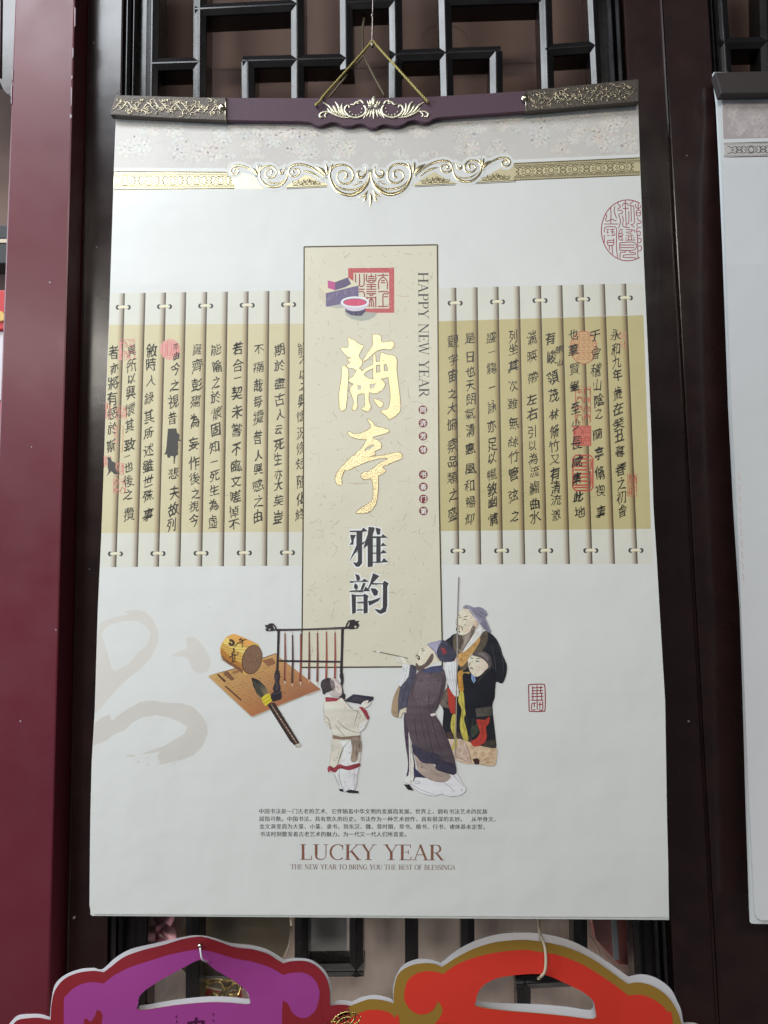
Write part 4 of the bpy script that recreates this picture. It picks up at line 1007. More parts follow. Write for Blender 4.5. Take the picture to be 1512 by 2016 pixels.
cg.poly(FA([(675, 980), (755, 975), (760, 1015), (785, 1035), (780, 1075), (805, 1098), (770, 1095), (772, 1150), (768, 1190), (772, 1220), (745, 1240), (738, 1310), (728, 1312), (728, 1240), (700, 1235), (690, 1255), (670, 1250), (665, 1220), (640, 1225), (655, 1190), (662, 1140), (668, 1060)]), ink(62, 62, 62), layer=1)
cg.poly(FA([(100, 1245), (130, 1250), (145, 1285), (180, 1300), (178, 1350), (190, 1385), (225, 1405), (170, 1410), (140, 1380), (115, 1405), (95, 1425), (115, 1385), (105, 1340), (108, 1290)]), ink(62, 62, 62), layer=1)
cg.build('calligraphy_print', M['calligraphy_ink'], cover)

# ---- title plaque over the slips
pl = Sheet(cal, B * 18, stack=False)
Q = [(598.6, 487.5), (861, 483), (872.5, 1313), (593, 1313)]
pl.poly([(Q[0][0], Q[0][1]), (Q[1][0], Q[1][1]), (864.7, 980), (870, 1255), (871, 1312.5), (593.6, 1314), (594.8, 1238), (597.2, 980)], ink(210, 208, 195), layer=0)
for i in range(560):
    x, y = R.uniform(606, 858), R.uniform(496, 1302); a = R.uniform(0, 6.28); L = R.uniform(1.2, 5) if R.random() < .8 else R.uniform(6, 16)
    pts = []
    for k in range(4):
        pts.append((x, y)); x += L / 2 * math.cos(a); y += L / 2 * math.sin(a); a += R.uniform(-.6, .6)
    if all(600 < p[0] < 858 and 492 < p[1] < 1306 for p in pts):
        k = R.choice([150, 165, 180, 186]); pl.stroke(pts, R.uniform(.5, 1.0), ink(k + 6, k + 3, k - 14), n=2, layer=1)
for pts, w in [([(780, 580), (792, 584), (806, 583)], 2.2), ([(684, 951), (704, 952), (726, 951)], 2.6)]:
    pl.stroke(pts, [w * .5, w, w * .5], ink(198, 186, 166), layer=1.5)
plaque = pl.build('title_plaque', M['print'], cover)
fr_ = Sheet(cal, B * 18 + .00001, stack=False)
for a, b in (((598.6, 486), (861.5, 482)), ((861, 482), (864.7, 980)), ((864.7, 980), (870.3, 1255)), ((870.3, 1255), (871, 1313)), ((593.4, 1314), (872, 1312.4)), ((598.8, 486), (597.2, 980)), ((597.2, 980), (594.8, 1238)), ((594.8, 1238), (593.6, 1314))):
    fr_.stroke([a, b], 2.6, (1, 1, 1, 1), smooth=False)
fr_.build('gold_frame_line', M['frame_line'], cover)

# red ink seal, ink stones and the bowl of seal paste
F6 = F(600, 510, 7.56)
s = Sheet(cal, B * 20)
SR = ink(186, 92, 98); SD = ink(150, 70, 78)
s.poly(F6([(645, 135), (1330, 130), (1332, 800), (650, 800)]), SR, holes=[F6([(725, 205), (1255, 203), (1255, 735), (728, 738)])])
for i in range(40):
    x, y = R.choice([(R.uniform(660, 1320), R.uniform(140, 195)), (R.uniform(1262, 1325), R.uniform(150, 780))]); p = F6([(x, y)])[0]
    s.ellipse(p[0], p[1], R.uniform(.5, 1.4), R.uniform(.4, .9), ink(214, 150, 150), n=7, layer=1)
for pts in [[(1085, 245), (1240, 240)], [(1165, 215), (1165, 265)], [(1100, 450), (1102, 330), (1165, 272), (1225, 330), (1230, 450)], [(1135, 320), (1192, 320)], [(1132, 352), (1198, 352)], [(1090, 485), (1230, 485), (1232, 520), (1168, 525), (1166, 700)], [(1180, 560), (1238, 560)], [(1085, 705), (1240, 705)],
            [(922, 225), (922, 320), (990, 350), (1054, 320), (1055, 225)], [(990, 220), (990, 262)], [(940, 262), (1040, 260)], [(940, 290), (1040, 290)], [(940, 318), (1040, 318)], [(920, 378), (1062, 378)], [(920, 410), (1062, 410)], [(990, 378), (990, 450)], [(915, 450), (1066, 450)], [(915, 485), (1062, 485)], [(915, 515), (1062, 515)], [(960, 520), (990, 548), (1025, 520)],
            [(926, 560), (926, 712)], [(926, 576), (1055, 576)], [(1055, 556), (1057, 715)], [(958, 715), (966, 620), (990, 592), (1016, 620), (1024, 715)], [(990, 580), (990, 712)], [(755, 220), (757, 350)], [(815, 220), (815, 400)], [(815, 405), (880, 388), (882, 220)], [(805, 450), (890, 450)], [(805, 490), (866, 482), (888, 520), (890, 565)]]:
    s.stroke(F6(pts), 2.3, SD, n=3, layer=2)
s.boxes.append((600, 800, 510, 650, 3))
SH = ink(168, 174, 170)
for pts, c in [([(590, 770), (1080, 800), (1040, 860), (960, 900), (840, 925), (690, 890), (610, 830)], SH), ([(330, 700), (480, 735), (600, 720), (560, 660), (420, 640)], ink(178, 182, 178)),
               ([(205, 400), (340, 350), (620, 265), (650, 280), (760, 350), (800, 392), (315, 512)], ink(214, 210, 190)), ([(205, 400), (315, 510), (325, 712), (214, 580)], ink(204, 198, 180)),
               ([(313, 508), (800, 394), (802, 560), (640, 570), (545, 640), (560, 668), (430, 690), (330, 712), (316, 690)], ink(112, 102, 140)), ([(450, 345), (640, 272), (690, 372), (600, 420), (450, 466)], ink(98, 90, 124)),
               ([(340, 318), (450, 345), (452, 466), (345, 430)], ink(184, 88, 146))]:
    s.poly(F6(pts), c)
for i in range(34):
    x = R.uniform(330, 780); t = 508 - (x - 313) * .234 + 10; p = F6([(x, t + R.uniform(0, 60))])[0]
    s.stroke([p, (p[0] + R.uniform(-1, 1), p[1] + R.uniform(4, 11))], R.uniform(.4, .9), ink(*R.choice([(140, 130, 160), (90, 80, 116), (150, 142, 170)])), smooth=False, layer=14)
s.boxes.append((640, 730, 560, 640, 15))
s.poly(F6([(600, 730), (900, 745), (905, 775), (850, 842), (790, 846), (690, 835), (610, 785)]), ink(74, 70, 100))
for pts in [[(620, 760), (640, 790)], [(720, 800), (725, 840)], [(800, 800), (798, 842)]]: s.stroke(F6(pts), 1, ink(112, 108, 136), smooth=False)
s.poly(F6([(540, 640), (560, 690), (620, 745), (690, 772), (760, 776), (850, 762), (920, 715), (952, 640), (760, 600)]), ink(206, 200, 222), True)
c = F6([(747, 640)])[0]
s.ellipse(c[0], c[1], 208 / 7.56, 84 / 7.56, ink(232, 230, 240)); s.ellipse(c[0], c[1] + .3, 178 / 7.56, 58 / 7.56, ink(150, 100, 130)); s.ellipse(c[0] + .3, c[1] + .9, 163 / 7.56, 50 / 7.56, ink(206, 84, 122))
for i in range(14):
    a, r = R.uniform(0, 6.28), R.uniform(0, .8); s.ellipse(c[0] + 18 * r * math.cos(a), c[1] + 5 * r * math.sin(a), R.uniform(.8, 2), .5, ink(*R.choice([(220, 110, 140), (190, 70, 108)])), n=7, layer=26)
s.build('ink_set_print', M['print'], cover)

# gold title characters, raised
FG = F(580, 470, 3.803)
s = Sheet(cal, B * 21, cut_y=STEP)
go = (1, 1, 1, 1)
LAN = [[(402, 742), (425, 755), (450, 760), (480, 790), (515, 800), (490, 850), (480, 880), (505, 915), (500, 950), (460, 985), (440, 970), (405, 965), (390, 945), (420, 930), (395, 905), (430, 890), (400, 885), (352, 835), (350, 820), (398, 815), (405, 790)],
       [(585, 722), (640, 725), (655, 775), (730, 768), (745, 800), (715, 830), (665, 825), (600, 850), (560, 890), (510, 920), (545, 860), (585, 795)],
       [(360, 955), (400, 985), (398, 1100), (390, 1220), (380, 1270), (355, 1290), (335, 1255), (335, 1150), (350, 1060)],
       [(650, 855), (700, 870), (740, 875), (765, 910), (765, 1000), (780, 1120), (790, 1220), (788, 1290), (745, 1335), (710, 1350), (680, 1320), (645, 1290), (695, 1275), (715, 1230), (715, 1140), (700, 1020), (690, 940), (655, 890)],
       [(590, 880), (605, 880), (610, 1040), (590, 1045)], [(600, 925), (690, 915), (690, 938), (600, 945)], [(595, 1010), (700, 990), (705, 1035), (600, 1050)], [(640, 880), (662, 880), (668, 1030), (645, 1035)],
       [(410, 1050), (470, 1015), (505, 990), (590, 940), (600, 960), (520, 1010), (560, 1050), (640, 1050), (675, 1085), (665, 1120), (630, 1150), (590, 1160), (560, 1150), (480, 1165), (430, 1170), (415, 1120), (440, 1090), (410, 1070)],
       [(470, 980), (500, 985), (470, 1060), (440, 1085), (430, 1060)],
       [(425, 1150), (470, 1150), (465, 1220), (470, 1260), (450, 1285), (430, 1270), (445, 1230)], [(515, 1060), (560, 1060), (555, 1200), (570, 1260), (545, 1295), (500, 1270), (530, 1240)], [(590, 1200), (640, 1215), (662, 1235), (645, 1265), (620, 1245)]]
holes_ = {8: [[(470, 1100), (500, 1095), (498, 1130), (470, 1135)], [(560, 1090), (610, 1085), (600, 1115), (565, 1125)]]}
TING = [[(545, 1350), (585, 1375), (600, 1400), (650, 1415), (700, 1430), (700, 1450), (640, 1470), (590, 1480), (570, 1500), (490, 1500), (420, 1480), (400, 1445), (470, 1465), (550, 1430), (570, 1400)],
        [(545, 1500), (600, 1500), (645, 1530), (645, 1570), (600, 1590), (600, 1620), (500, 1635), (455, 1615), (510, 1560)],
        [(460, 1620), (600, 1610), (520, 1650), (430, 1690), (380, 1730), (350, 1790), (355, 1830), (325, 1845), (305, 1800), (320, 1750), (370, 1690), (420, 1640)],
        [(400, 1700), (500, 1650), (600, 1630), (700, 1615), (780, 1600), (808, 1625), (790, 1650), (720, 1680), (660, 1705), (620, 1730), (550, 1770), (500, 1790), (510, 1760), (560, 1740), (640, 1680), (700, 1650), (640, 1645), (560, 1665), (470, 1700), (390, 1735)],
        [(500, 1760), (560, 1740), (640, 1700), (670, 1725), (682, 1740), (640, 1770), (560, 1795), (515, 1800)],
        [(560, 1780), (620, 1770), (625, 1850), (620, 1930), (600, 2000), (550, 2050), (470, 2055), (470, 2040), (540, 1990), (580, 1960), (590, 1880), (580, 1810)]]
hb = {1: [[(540, 1560), (590, 1540), (600, 1552), (560, 1580), (520, 1592)]]}
def taper_shape(p): return spline(FG(p), True, 4)
rims = Sheet(cal, B * 19.5, stack=False)
for i, p in enumerate(LAN): s.poly(taper_shape(p), go, holes=[FG(h) for h in holes_.get(i, [])])
for i, p in enumerate(TING): s.poly(taper_shape(p), go, holes=[FG(h) for h in hb.get(i, [])])
for i, p in enumerate(LAN + TING): rims.stroke(taper_shape(p), 2.4, ink(150, 140, 112), smooth=False, closed=True, layer=(i % 8) * .2)
rims.build('title_shadow_line', M['print'], cover)
ob = s.build('gold_title', M['foil_sand'], cover)
so = ob.modifiers.new('thickness', 'SOLIDIFY'); so.thickness = .00022; so.offset = 1

# black title characters with a white contour
FY = F(580, 980, 4.725)
YA = [[(510, 305), (620, 305), (640, 275), (680, 312), (632, 318), (628, 420), (628, 610), (600, 642), (570, 640), (540, 598), (575, 605), (588, 590), (590, 480), (560, 520), (505, 598), (545, 510), (575, 440), (575, 318), (515, 318)], [(515, 345), (572, 345), (550, 390), (548, 435), (508, 440), (530, 410)],
      [(688, 270), (740, 275), (745, 290), (728, 340), (728, 640), (680, 645), (680, 440), (640, 475), (655, 410), (680, 340)], [(628, 418), (660, 400), (640, 435), (628, 436)], [(752, 275), (800, 290), (795, 340), (768, 345), (758, 310)],
      [(728, 358), (810, 358), (820, 335), (862, 372), (728, 376)], [(760, 370), (800, 370), (800, 595), (760, 595)], [(728, 446), (800, 446), (822, 415), (855, 448), (728, 452)], [(728, 512), (800, 512), (825, 482), (858, 516), (728, 520)], [(728, 594), (810, 594), (830, 558), (872, 600), (728, 604)]]
YUN = [[(560, 708), (600, 720), (610, 750), (600, 775), (578, 770), (570, 730)], [(515, 778), (620, 778), (650, 752), (690, 782), (515, 788)], [(560, 795), (585, 810), (590, 840), (570, 860), (550, 830)], [(640, 790), (662, 795), (640, 850), (610, 866), (625, 820)], [(510, 866), (640, 864), (660, 825), (705, 868), (510, 876)],
       [(530, 895), (570, 905), (570, 1070), (535, 1082)], [(640, 905), (650, 890), (690, 915), (680, 930), (680, 1070), (642, 1080)], [(570, 905), (650, 905), (650, 915), (570, 915)], [(580, 970), (640, 970), (640, 978), (580, 978)], [(580, 1040), (640, 1040), (640, 1048), (580, 1048)],
       [(730, 700), (790, 728), (760, 760), (720, 800), (690, 850), (675, 860), (700, 800)], [(720, 795), (820, 795), (835, 770), (875, 795), (862, 830), (862, 1000), (850, 1060), (800, 1082), (770, 1065), (740, 1030), (800, 1045), (820, 1020), (822, 805), (715, 805)], [(705, 840), (755, 845), (778, 870), (770, 905), (740, 915), (722, 880)], [(682, 960), (720, 955), (805, 925), (780, 960), (695, 1005)]]
s = Sheet(cal, B * 20, stack=False)
for i, p in enumerate(YA + YUN):
    s.stroke(FY(p), 6.6, ink(226, 228, 234), smooth=False, closed=True, layer=i * .12)
    s.poly(FY(p), ink(226, 228, 234), layer=2.8)
for i, p in enumerate(YA + YUN): s.poly(FY(p), ink(62, 62, 70), layer=4 + i * .3)
s.build('black_title', M['print'], cover)

# HAPPY NEW YEAR, running down, and the eight round characters
s = Sheet(cal, B * 20)
latin(s, 'HAPPY NEW YEAR', 823.2, 535.5, 19.8, 246.5, ink(62, 64, 66), ux=(.0085, 1), uy=(1, -.004), layer=2)
load_glyphs('同济芳邻书香门第', .01)
for ch, y in zip('同济芳邻书香门第', (806.7, 833, 858.9, 885.5, 934.4, 958.4, 982.4, 1006)):
    x = 832.5 + (y - 806) * .006
    s.ellipse(x, y, 8.6, 8.6, ink(122, 52, 62), layer=1); glyph(s, ch, x, y, 12.2, ink(236, 226, 226), .01, 0, layer=3, strike=((.5, .2),))
s.build('greeting_print', M['print'], cover)

# paragraph and LUCKY YEAR
lines = ['中国书法是一门古老的艺术,它伴随着中华文明的发展而发展。世界上，拥有书法艺术的民族', '屈指可数。中国书法，具有悠久的历史。书法作为一种艺术创作，具有很深的玄妙。 从甲骨文、', '金文演变而为大篆、小篆、隶书，到东汉、魏、晋时期，草书、楷书、行书、诸体基本定型，', '书法时刻散发着古老艺术的魅力。为一代又一代人们所喜爱。']
load_glyphs([c for l in lines for c in l if c != ' '], 0)
s = Sheet(cal, B * 2)
for i, l in enumerate(lines):
    y = 1597 + i * 15.0; 
    adv = 11.0 if i < 3 else 10.95
    for k, ch in enumerate(l):
        if ch == ' ': continue
        glyph(s, ch, 514.5 + i * .6 + k * adv, y + k * .02, 10.6, ink(58, 60, 66), 0, 0, layer=1, strike=((.35, 0),))
latin(s, 'LUCKY YEAR', 590, 1692.6, 30.5, 284, ink(132, 92, 78), ux=(1, .004), layer=2)
latin(s, 'THE NEW YEAR TO BRING YOU THE BEST OF BLESSINGS', 572, 1711.2, 9.6, 324, ink(116, 86, 74), ux=(1, .004), layer=2, weight=1.15)
s.build('lettering_print', M['print'], cover)

# pale brush strokes at the left
FP = F(170, 1160, 5.04)
PB_ = ink(206, 205, 206)
s = Sheet(cal, B)
def inpage(pts): return [(max(p[0], lx(p[1]) + .8), p[1]) for p in pts]
s.poly(inpage(FP([(140, 330), (220, 300), (300, 272), (430, 250), (362, 222), (480, 206), (540, 212), (590, 230), (660, 300), (715, 420), (712, 500), (700, 560), (640, 680), (540, 790), (430, 870), (330, 960), (250, 1050), (150, 1170), (80, 1235), (90, 1000), (100, 780), (105, 600), (110, 480), (120, 400)])), PB_,
       holes=[FP([(150, 430), (230, 352), (380, 312), (510, 316), (600, 372), (640, 450), (600, 560), (500, 640), (420, 740), (340, 780), (285, 815), (250, 780), (210, 640), (172, 520)])])
s.poly(FP([(990, 490), (1080, 480), (1150, 560), (1210, 650), (1235, 730), (1200, 810), (1130, 835), (1050, 790), (1010, 690), (930, 665), (842, 660), (920, 620), (1000, 580)]), PB_, True)
s.poly(inpage(FP([(60, 1555), (75, 1330), (160, 1270), (230, 1240), (250, 1312), (320, 1250), (420, 1180), (530, 1120), (600, 1105), (680, 1108), (760, 1122), (830, 1130), (950, 1132), (1060, 1170), (1150, 1260), (1195, 1340), (1205, 1430), (1150, 1560), (1060, 1650), (950, 1690), (820, 1720), (740, 1742), (700, 1650), (740, 1610), (650, 1625), (530, 1640), (640, 1600), (760, 1560), (860, 1500), (970, 1440), (1005, 1370), (930, 1320), (830, 1275), (700, 1247), (560, 1270), (460, 1320), (380, 1400), (270, 1440), (200, 1500)])), ink(200, 199, 199))
for x, y, a, b in [(440, 1652, 50, 10), (515, 1712, 12, 14), (615, 1740, 8, 14), (870, 1732, 16, 6), (610, 1672, 10, 6), (740, 1728, 40, 9), (1060, 98, 12, 5), (1220, 180, 14, 5)]:
    p = FP([(x, y)])[0]; s.ellipse(p[0], p[1], a / 5.04, b / 5.04, ink(200, 202, 202), n=10)
s.build('pale_brush_print', M['print'], cover)
# ================================================================== the small pictures printed low on the sheet
F2 = F(380, 1200, 3.979); F3 = F(700, 1120, 3.78)
BP = B * 21
def nxt(p): return Sheet(cal, p.base + (p.maxlayer + 2) * Sheet.FILM)
# ---- map, drum of bamboo slips, writing brush
s = Sheet(cal, BP)
mp = [(120, 520), (320, 465), (640, 345), (1000, 625), (880, 668), (460, 838)]
s.poly(F2([(118, 528), (320, 470), (640, 350), (1003, 632), (900, 675), (880, 672), (470, 846), (440, 830)]), ink(186, 178, 168))
cs = [ink(196, 160, 104), ink(190, 152, 98), ink(196, 156, 104), ink(158, 104, 82), ink(156, 104, 80), ink(170, 112, 76)]
s.poly(F2(mp), None, cols=cs)
s.poly(F2([(115, 518), (320, 462), (645, 342), (660, 352), (640, 350), (320, 470)]), ink(120, 86, 70))
for i in range(15):
    t = (i + 1) / 17
    ax, ay = 150 + 330 * t, 525 + 270 * t; bx, by = 640 + 340 * t, 360 + 262 * t
    for k in range(16):
        u0_, u1_ = k / 16 + .012, k / 16 + R.uniform(.03, .055)
        if R.random() < .28 or u0_ > .93: continue
        p = F2([(ax + (bx - ax) * u0_, ay + (by - ay) * u0_ + 6), (ax + (bx - ax) * u1_, ay + (by - ay) * u1_ + 6)])
        k_ = R.choice([70, 90, 110]); s.stroke(p, R.uniform(.6, 1.2), ink(k_ + 34, k_ + 6, k_ - 16), smooth=False, layer=9)
for pts, c in [([(185, 510), (200, 505), (262, 560), (245, 572)], (96, 66, 52)), ([(232, 498), (272, 482), (328, 545), (300, 558)], (122, 88, 66)), ([(245, 600), (258, 596), (380, 705), (372, 715)], (100, 66, 56)), ([(300, 488), (350, 470), (372, 486), (320, 508)], (150, 112, 80)), ([(540, 400), (620, 378), (650, 420), (590, 446)], (140, 98, 72))]:
    s.poly(F2(pts), ink(*c), layer=10)
s.boxes.append((400, 660, 1270, 1430, 11))
s.build('old_map_print', M['print'], cover)

s = nxt(s)
body = [(213, 340), (212, 300), (225, 265), (260, 215), (300, 195), (325, 190), (400, 220), (510, 272), (540, 340), (530, 425), (480, 495), (440, 512), (405, 508), (300, 440), (232, 392)]
s.poly(F2(body), ink(206, 168, 92))
for pts, c in [([(213, 340), (222, 300), (270, 350), (400, 440), (385, 500), (300, 440), (232, 392)], (176, 122, 60)), ([(260, 215), (325, 190), (400, 220), (470, 252), (430, 300), (330, 250)], (216, 164, 92)), ([(232, 262), (262, 218), (330, 262), (420, 300), (395, 350), (300, 300)], (226, 200, 118)), ([(218, 356), (300, 415), (395, 470), (388, 500), (300, 440), (232, 392)], (122, 84, 66))]:
    s.poly(F2(pts), ink(*c))
for k in range(8):
    t = k / 7; p = F2([(222 + 16 * t - 8, 380 - 118 * t + 6), (300 + 20 * t, 330 + 90 * (1 - t) - 60 * t + 20), (392 + 50 * t, 480 - 190 * t)])
    s.stroke(p, .7, ink(140, 104, 52), n=3)
for pts, w in [([(285, 240), (310, 246), (318, 270), (296, 276), (284, 258)], 5), ([(325, 290), (350, 265), (400, 240)], 2), ([(318, 300), (320, 330), (300, 352)], 3.2), ([(350, 330), (352, 350), (330, 360)], 1.6), ([(285, 380), (305, 362), (330, 352)], 2.4), ([(310, 410), (312, 350)], 2.4), ([(325, 395), (330, 345)], 2.2), ([(375, 240), (420, 235)], 1.8), ([(385, 300), (390, 250)], 1.4), ([(365, 262), (400, 262)], 1.2), ([(360, 240), (380, 226)], 3), ([(300, 415), (335, 405)], 2)]:
    s.stroke(F2(pts), w, ink(74, 56, 46), n=3)
c = F2([(462, 392)])[0]
s.ellipse(c[0], c[1], 19.5, 29.5, ink(84, 62, 54), rot=.25); s.ellipse(c[0] + .4, c[1], 18, 28, ink(124, 96, 78), rot=.25)
for i in range(46):
    a, r = R.uniform(0, 6.28), R.uniform(0, .9) ** .6
    x, y = 17 * r * math.cos(a), 26 * r * math.sin(a)
    s.ellipse(c[0] + x * .97 - y * .25, c[1] + x * .25 + y * .97, R.uniform(.7, 1.8), R.uniform(.6, 1.4), ink(*R.choice([(100, 76, 66), (140, 110, 88), (112, 86, 74), (150, 122, 96)])), n=7)
s.build('slip_drum_print', M['print'], cover)

s = nxt(s)
s.poly(F2([(575, 735), (640, 730), (838, 1050), (812, 1080), (760, 1030)]), ink(62, 48, 46))
s.stroke(F2([(612, 742), (700, 880), (815, 1052)]), 2.6, ink(120, 100, 92), smooth=False)
for k in range(13):
    t = k / 13; p = F2([(625 + 190 * t, 765 + 285 * t), (633 + 190 * t, 778 + 285 * t)]); s.stroke(p, 1.6, ink(*R.choice([(190, 176, 160), (160, 140, 124)])), smooth=False)
s.poly(F2([(795, 1062), (838, 1045), (850, 1062), (822, 1082)]), ink(188, 186, 182))
s.poly(F2([(457, 533), (480, 538), (520, 556), (565, 600), (590, 655), (570, 690), (538, 705), (500, 660), (472, 600)]), None, cols=[ink(34, 34, 36)] * 2 + [ink(54, 52, 52), ink(86, 82, 76), ink(128, 116, 96), ink(140, 126, 92), ink(136, 124, 90), ink(70, 66, 60), ink(46, 46, 46)])
s.poly(F2([(468, 565), (482, 556), (540, 640), (560, 685), (540, 695), (500, 640)]), ink(70, 68, 62))
s.poly(F2([(536, 692), (565, 668), (592, 655), (612, 685), (620, 712), (590, 740), (568, 756), (548, 730)]), ink(206, 192, 66))
for pts in [[(545, 712), (580, 690), (604, 672)], [(556, 735), (592, 716), (614, 694)]]: s.stroke(F2(pts), 1.2, ink(150, 138, 40))
s.build('writing_brush_print', M['print'], cover)

# ---- brush rack
s = nxt(s)
BK = ink(52, 46, 54)
for x, y0, y1, c in [(720, 186, 560, (118, 64, 60)), (779, 198, 578, (66, 46, 50)), (843, 192, 566, (124, 66, 58)), (910, 178, 548, (96, 52, 52)), (975, 184, 565, (108, 60, 58)), (1045, 178, 540, (140, 72, 60)), (1113, 180, 552, (132, 60, 56))]:
    s.stroke(F2([(x, y0), (x + 2, (y0 + y1) / 2), (x - 2, y1)]), [2.6, 3.8, 4.2], ink(*c), smooth=False)
    s.stroke(F2([(x + 3, y0 + 12), (x + 3, y1 - 20)]), .8, ink(min(255, c[0] + 60), c[1] + 60, c[2] + 56), smooth=False)
    s.stroke(F2([(x, y0 - 30), (x, y0)]), .8, ink(150, 150, 152), smooth=False)
    if x < 1000: s.poly(F2([(x - 9, y1), (x + 6, y1), (x + 1, y1 + 34)]), ink(*R.choice([(206, 170, 150), (198, 190, 178), (212, 170, 140)])))
s.stroke(F2([(650, 160), (900, 155), (1210, 143)]), [4.4, 3.6, 4.4], BK); s.stroke(F2([(690, 155), (1180, 146)]), .8, ink(120, 108, 112), smooth=False)
s.stroke(F2([(668, 402), (1160, 410)]), 3.8, BK, smooth=False)
s.stroke(F2([(670, 160), (666, 330), (660, 480)]), [5, 4.6, 4.8], BK, smooth=False); s.stroke(F2([(1171, 150), (1167, 330), (1161, 490)]), [5.4, 5, 5.6], BK, smooth=False)
s.poly(F2([(650, 470), (672, 480), (682, 520), (676, 570), (686, 620), (668, 650), (640, 648), (626, 620), (640, 570), (636, 520)]), BK, True)
s.stroke(F2([(655, 510), (648, 560), (660, 600), (650, 630)]), 1.2, ink(104, 96, 104))
s.poly(F2([(612, 660), (640, 638), (694, 640), (692, 702), (625, 722), (608, 690)]), ink(46, 42, 50)); s.stroke(F2([(626, 664), (690, 646)]), .8, ink(96, 90, 98), smooth=False)
s.poly(F2([(1158, 480), (1176, 500), (1180, 560), (1172, 600), (1180, 660), (1162, 660), (1150, 600), (1158, 560), (1148, 520)]), BK, True)
s.poly(F2([(1135, 680), (1172, 655), (1192, 660), (1192, 700), (1170, 715)]), BK)
s.poly(F2([(564, 118), (580, 122), (600, 108), (628, 108), (650, 132), (662, 162), (600, 170), (572, 168), (566, 150), (580, 145), (566, 136)]), BK, holes=[F2([(590, 150), (606, 148), (606, 160), (592, 162)]), F2([(622, 122), (636, 132), (646, 154), (636, 150)])])
s.poly(F2([(1190, 148), (1200, 112), (1220, 84), (1262, 78), (1280, 92), (1303, 86), (1292, 108), (1304, 122), (1290, 148), (1240, 156)]), BK, holes=[F2([(1205, 135), (1220, 102), (1230, 98), (1218, 130)]), F2([(1262, 128), (1280, 126), (1280, 142), (1264, 142)])])
s.build('brush_rack_print', M['print'], cover)

# ---- servant boy with a tray
SK = ink(222, 210, 200)
s = nxt(s)
def inside(p, pl):
    r_ = False; j = len(pl) - 1
    for i in range(len(pl)):
        (xi, yi), (xj, yj) = pl[i], pl[j]
        if (yi > p[1]) != (yj > p[1]) and p[0] < (xj - xi) * (p[1] - yi) / (yj - yi) + xi: r_ = not r_
        j = i
    return r_
def P(pts, c, sm=False):
    """a painted patch: soft tonal wash across it and a little brush mottling"""
    q = (F2 if s.who == 2 else F3)(pts); q = spline(q, True, 3) if len(pts) > 6 else q
    x0, x1 = min(p[0] for p in q), max(p[0] for p in q); y0, y1 = min(p[1] for p in q), max(p[1] for p in q)
    amp = .10 if max(c) > 150 else .20
    def tone(x, y): return 1 + amp * (.5 - (x - x0) / (x1 - x0 + .1)) * .7 + amp * .4 * math.sin(x * .35 + y * .13) + amp * .3 * math.sin(y * .3 - x * .1)
    cols = [ink(*[min(236, v * tone(*p)) for v in c]) for p in q]
    l = s.poly(q, None, cols=cols)
    n_m = int(min(170, (x1 - x0) * (y1 - y0) * .07))
    for i in range(n_m):
        x, y = R.uniform(x0, x1), R.uniform(y0, y1); r = R.uniform(.5, 1.7); ry = r * R.uniform(.8, 2.0)
        if all(inside(t, q) for t in ((x - r, y), (x + r, y), (x, y - ry), (x, y + ry))):
            t = tone(x, y) * (1 + R.uniform(-.5, .9) * amp * (.5 if max(c) > 150 else 1))
            s.ellipse(x, y, r, ry, ink(*[min(236, v * t) for v in c]), n=7, layer=l + .5)
    s.stroke(q, .55, ink(*[v * .82 for v in c]), smooth=False, closed=True, layer=l + .7)
def Lq(pts, w=1.0, c=(70, 66, 68)): s.stroke((F2 if s.who == 2 else F3)(pts), [w * .5] + [w] * (len(pts) - 2) + [w * .4] if len(pts) > 2 else w, ink(*c), n=4)
s.who = 2
P([(1100, 1270), (1150, 1235), (1290, 1215), (1285, 1300), (1268, 1405), (1210, 1428), (1165, 1415), (1150, 1390), (1140, 1340)], (226, 227, 240))
P([(1142, 1408), (1165, 1405), (1180, 1414), (1176, 1426), (1150, 1420)], (44, 42, 50)); P([(1195, 1422), (1230, 1412), (1296, 1424), (1296, 1438), (1215, 1434)], (44, 42, 50))
P([(1035, 700), (1100, 715), (1160, 690), (1200, 730), (1260, 790), (1330, 765), (1372, 850), (1345, 930), (1305, 960), (1312, 1000), (1304, 1210), (1230, 1250), (1150, 1218), (1110, 1270), (1065, 1262), (1072, 1180), (1090, 1010), (1085, 945), (1035, 890), (1026, 800)], (213, 210, 203))
P([(1100, 990), (1240, 1010), (1180, 1090), (1140, 1200), (1100, 1250), (1072, 1240), (1080, 1120)], (206, 204, 198)); P([(1300, 900), (1372, 850), (1340, 930), (1300, 965)], (222, 224, 226)); P([(1150, 1030), (1300, 1020), (1300, 1200), (1230, 1240), (1150, 1210), (1180, 1100)], (222, 223, 230))
P([(1036, 686), (1090, 690), (1140, 696), (1160, 690), (1120, 718), (1040, 722)], (146, 62, 74)); P([(1300, 762), (1325, 764), (1358, 790), (1382, 850), (1368, 866), (1345, 822)], (150, 60, 72))
P([(1055, 1240), (1075, 1225), (1105, 1240), (1145, 1212), (1200, 1228), (1302, 1204), (1298, 1232), (1222, 1258), (1150, 1244), (1115, 1276), (1075, 1262), (1060, 1276)], (146, 62, 74))
P([(1095, 982), (1160, 1000), (1310, 986), (1312, 1012), (1165, 1018), (1096, 1012)], (136, 116, 102)); P([(1240, 1012), (1290, 1000), (1318, 1040), (1316, 1110), (1296, 1120), (1288, 1180), (1262, 1195), (1236, 1178), (1246, 1090)], (146, 132, 122))
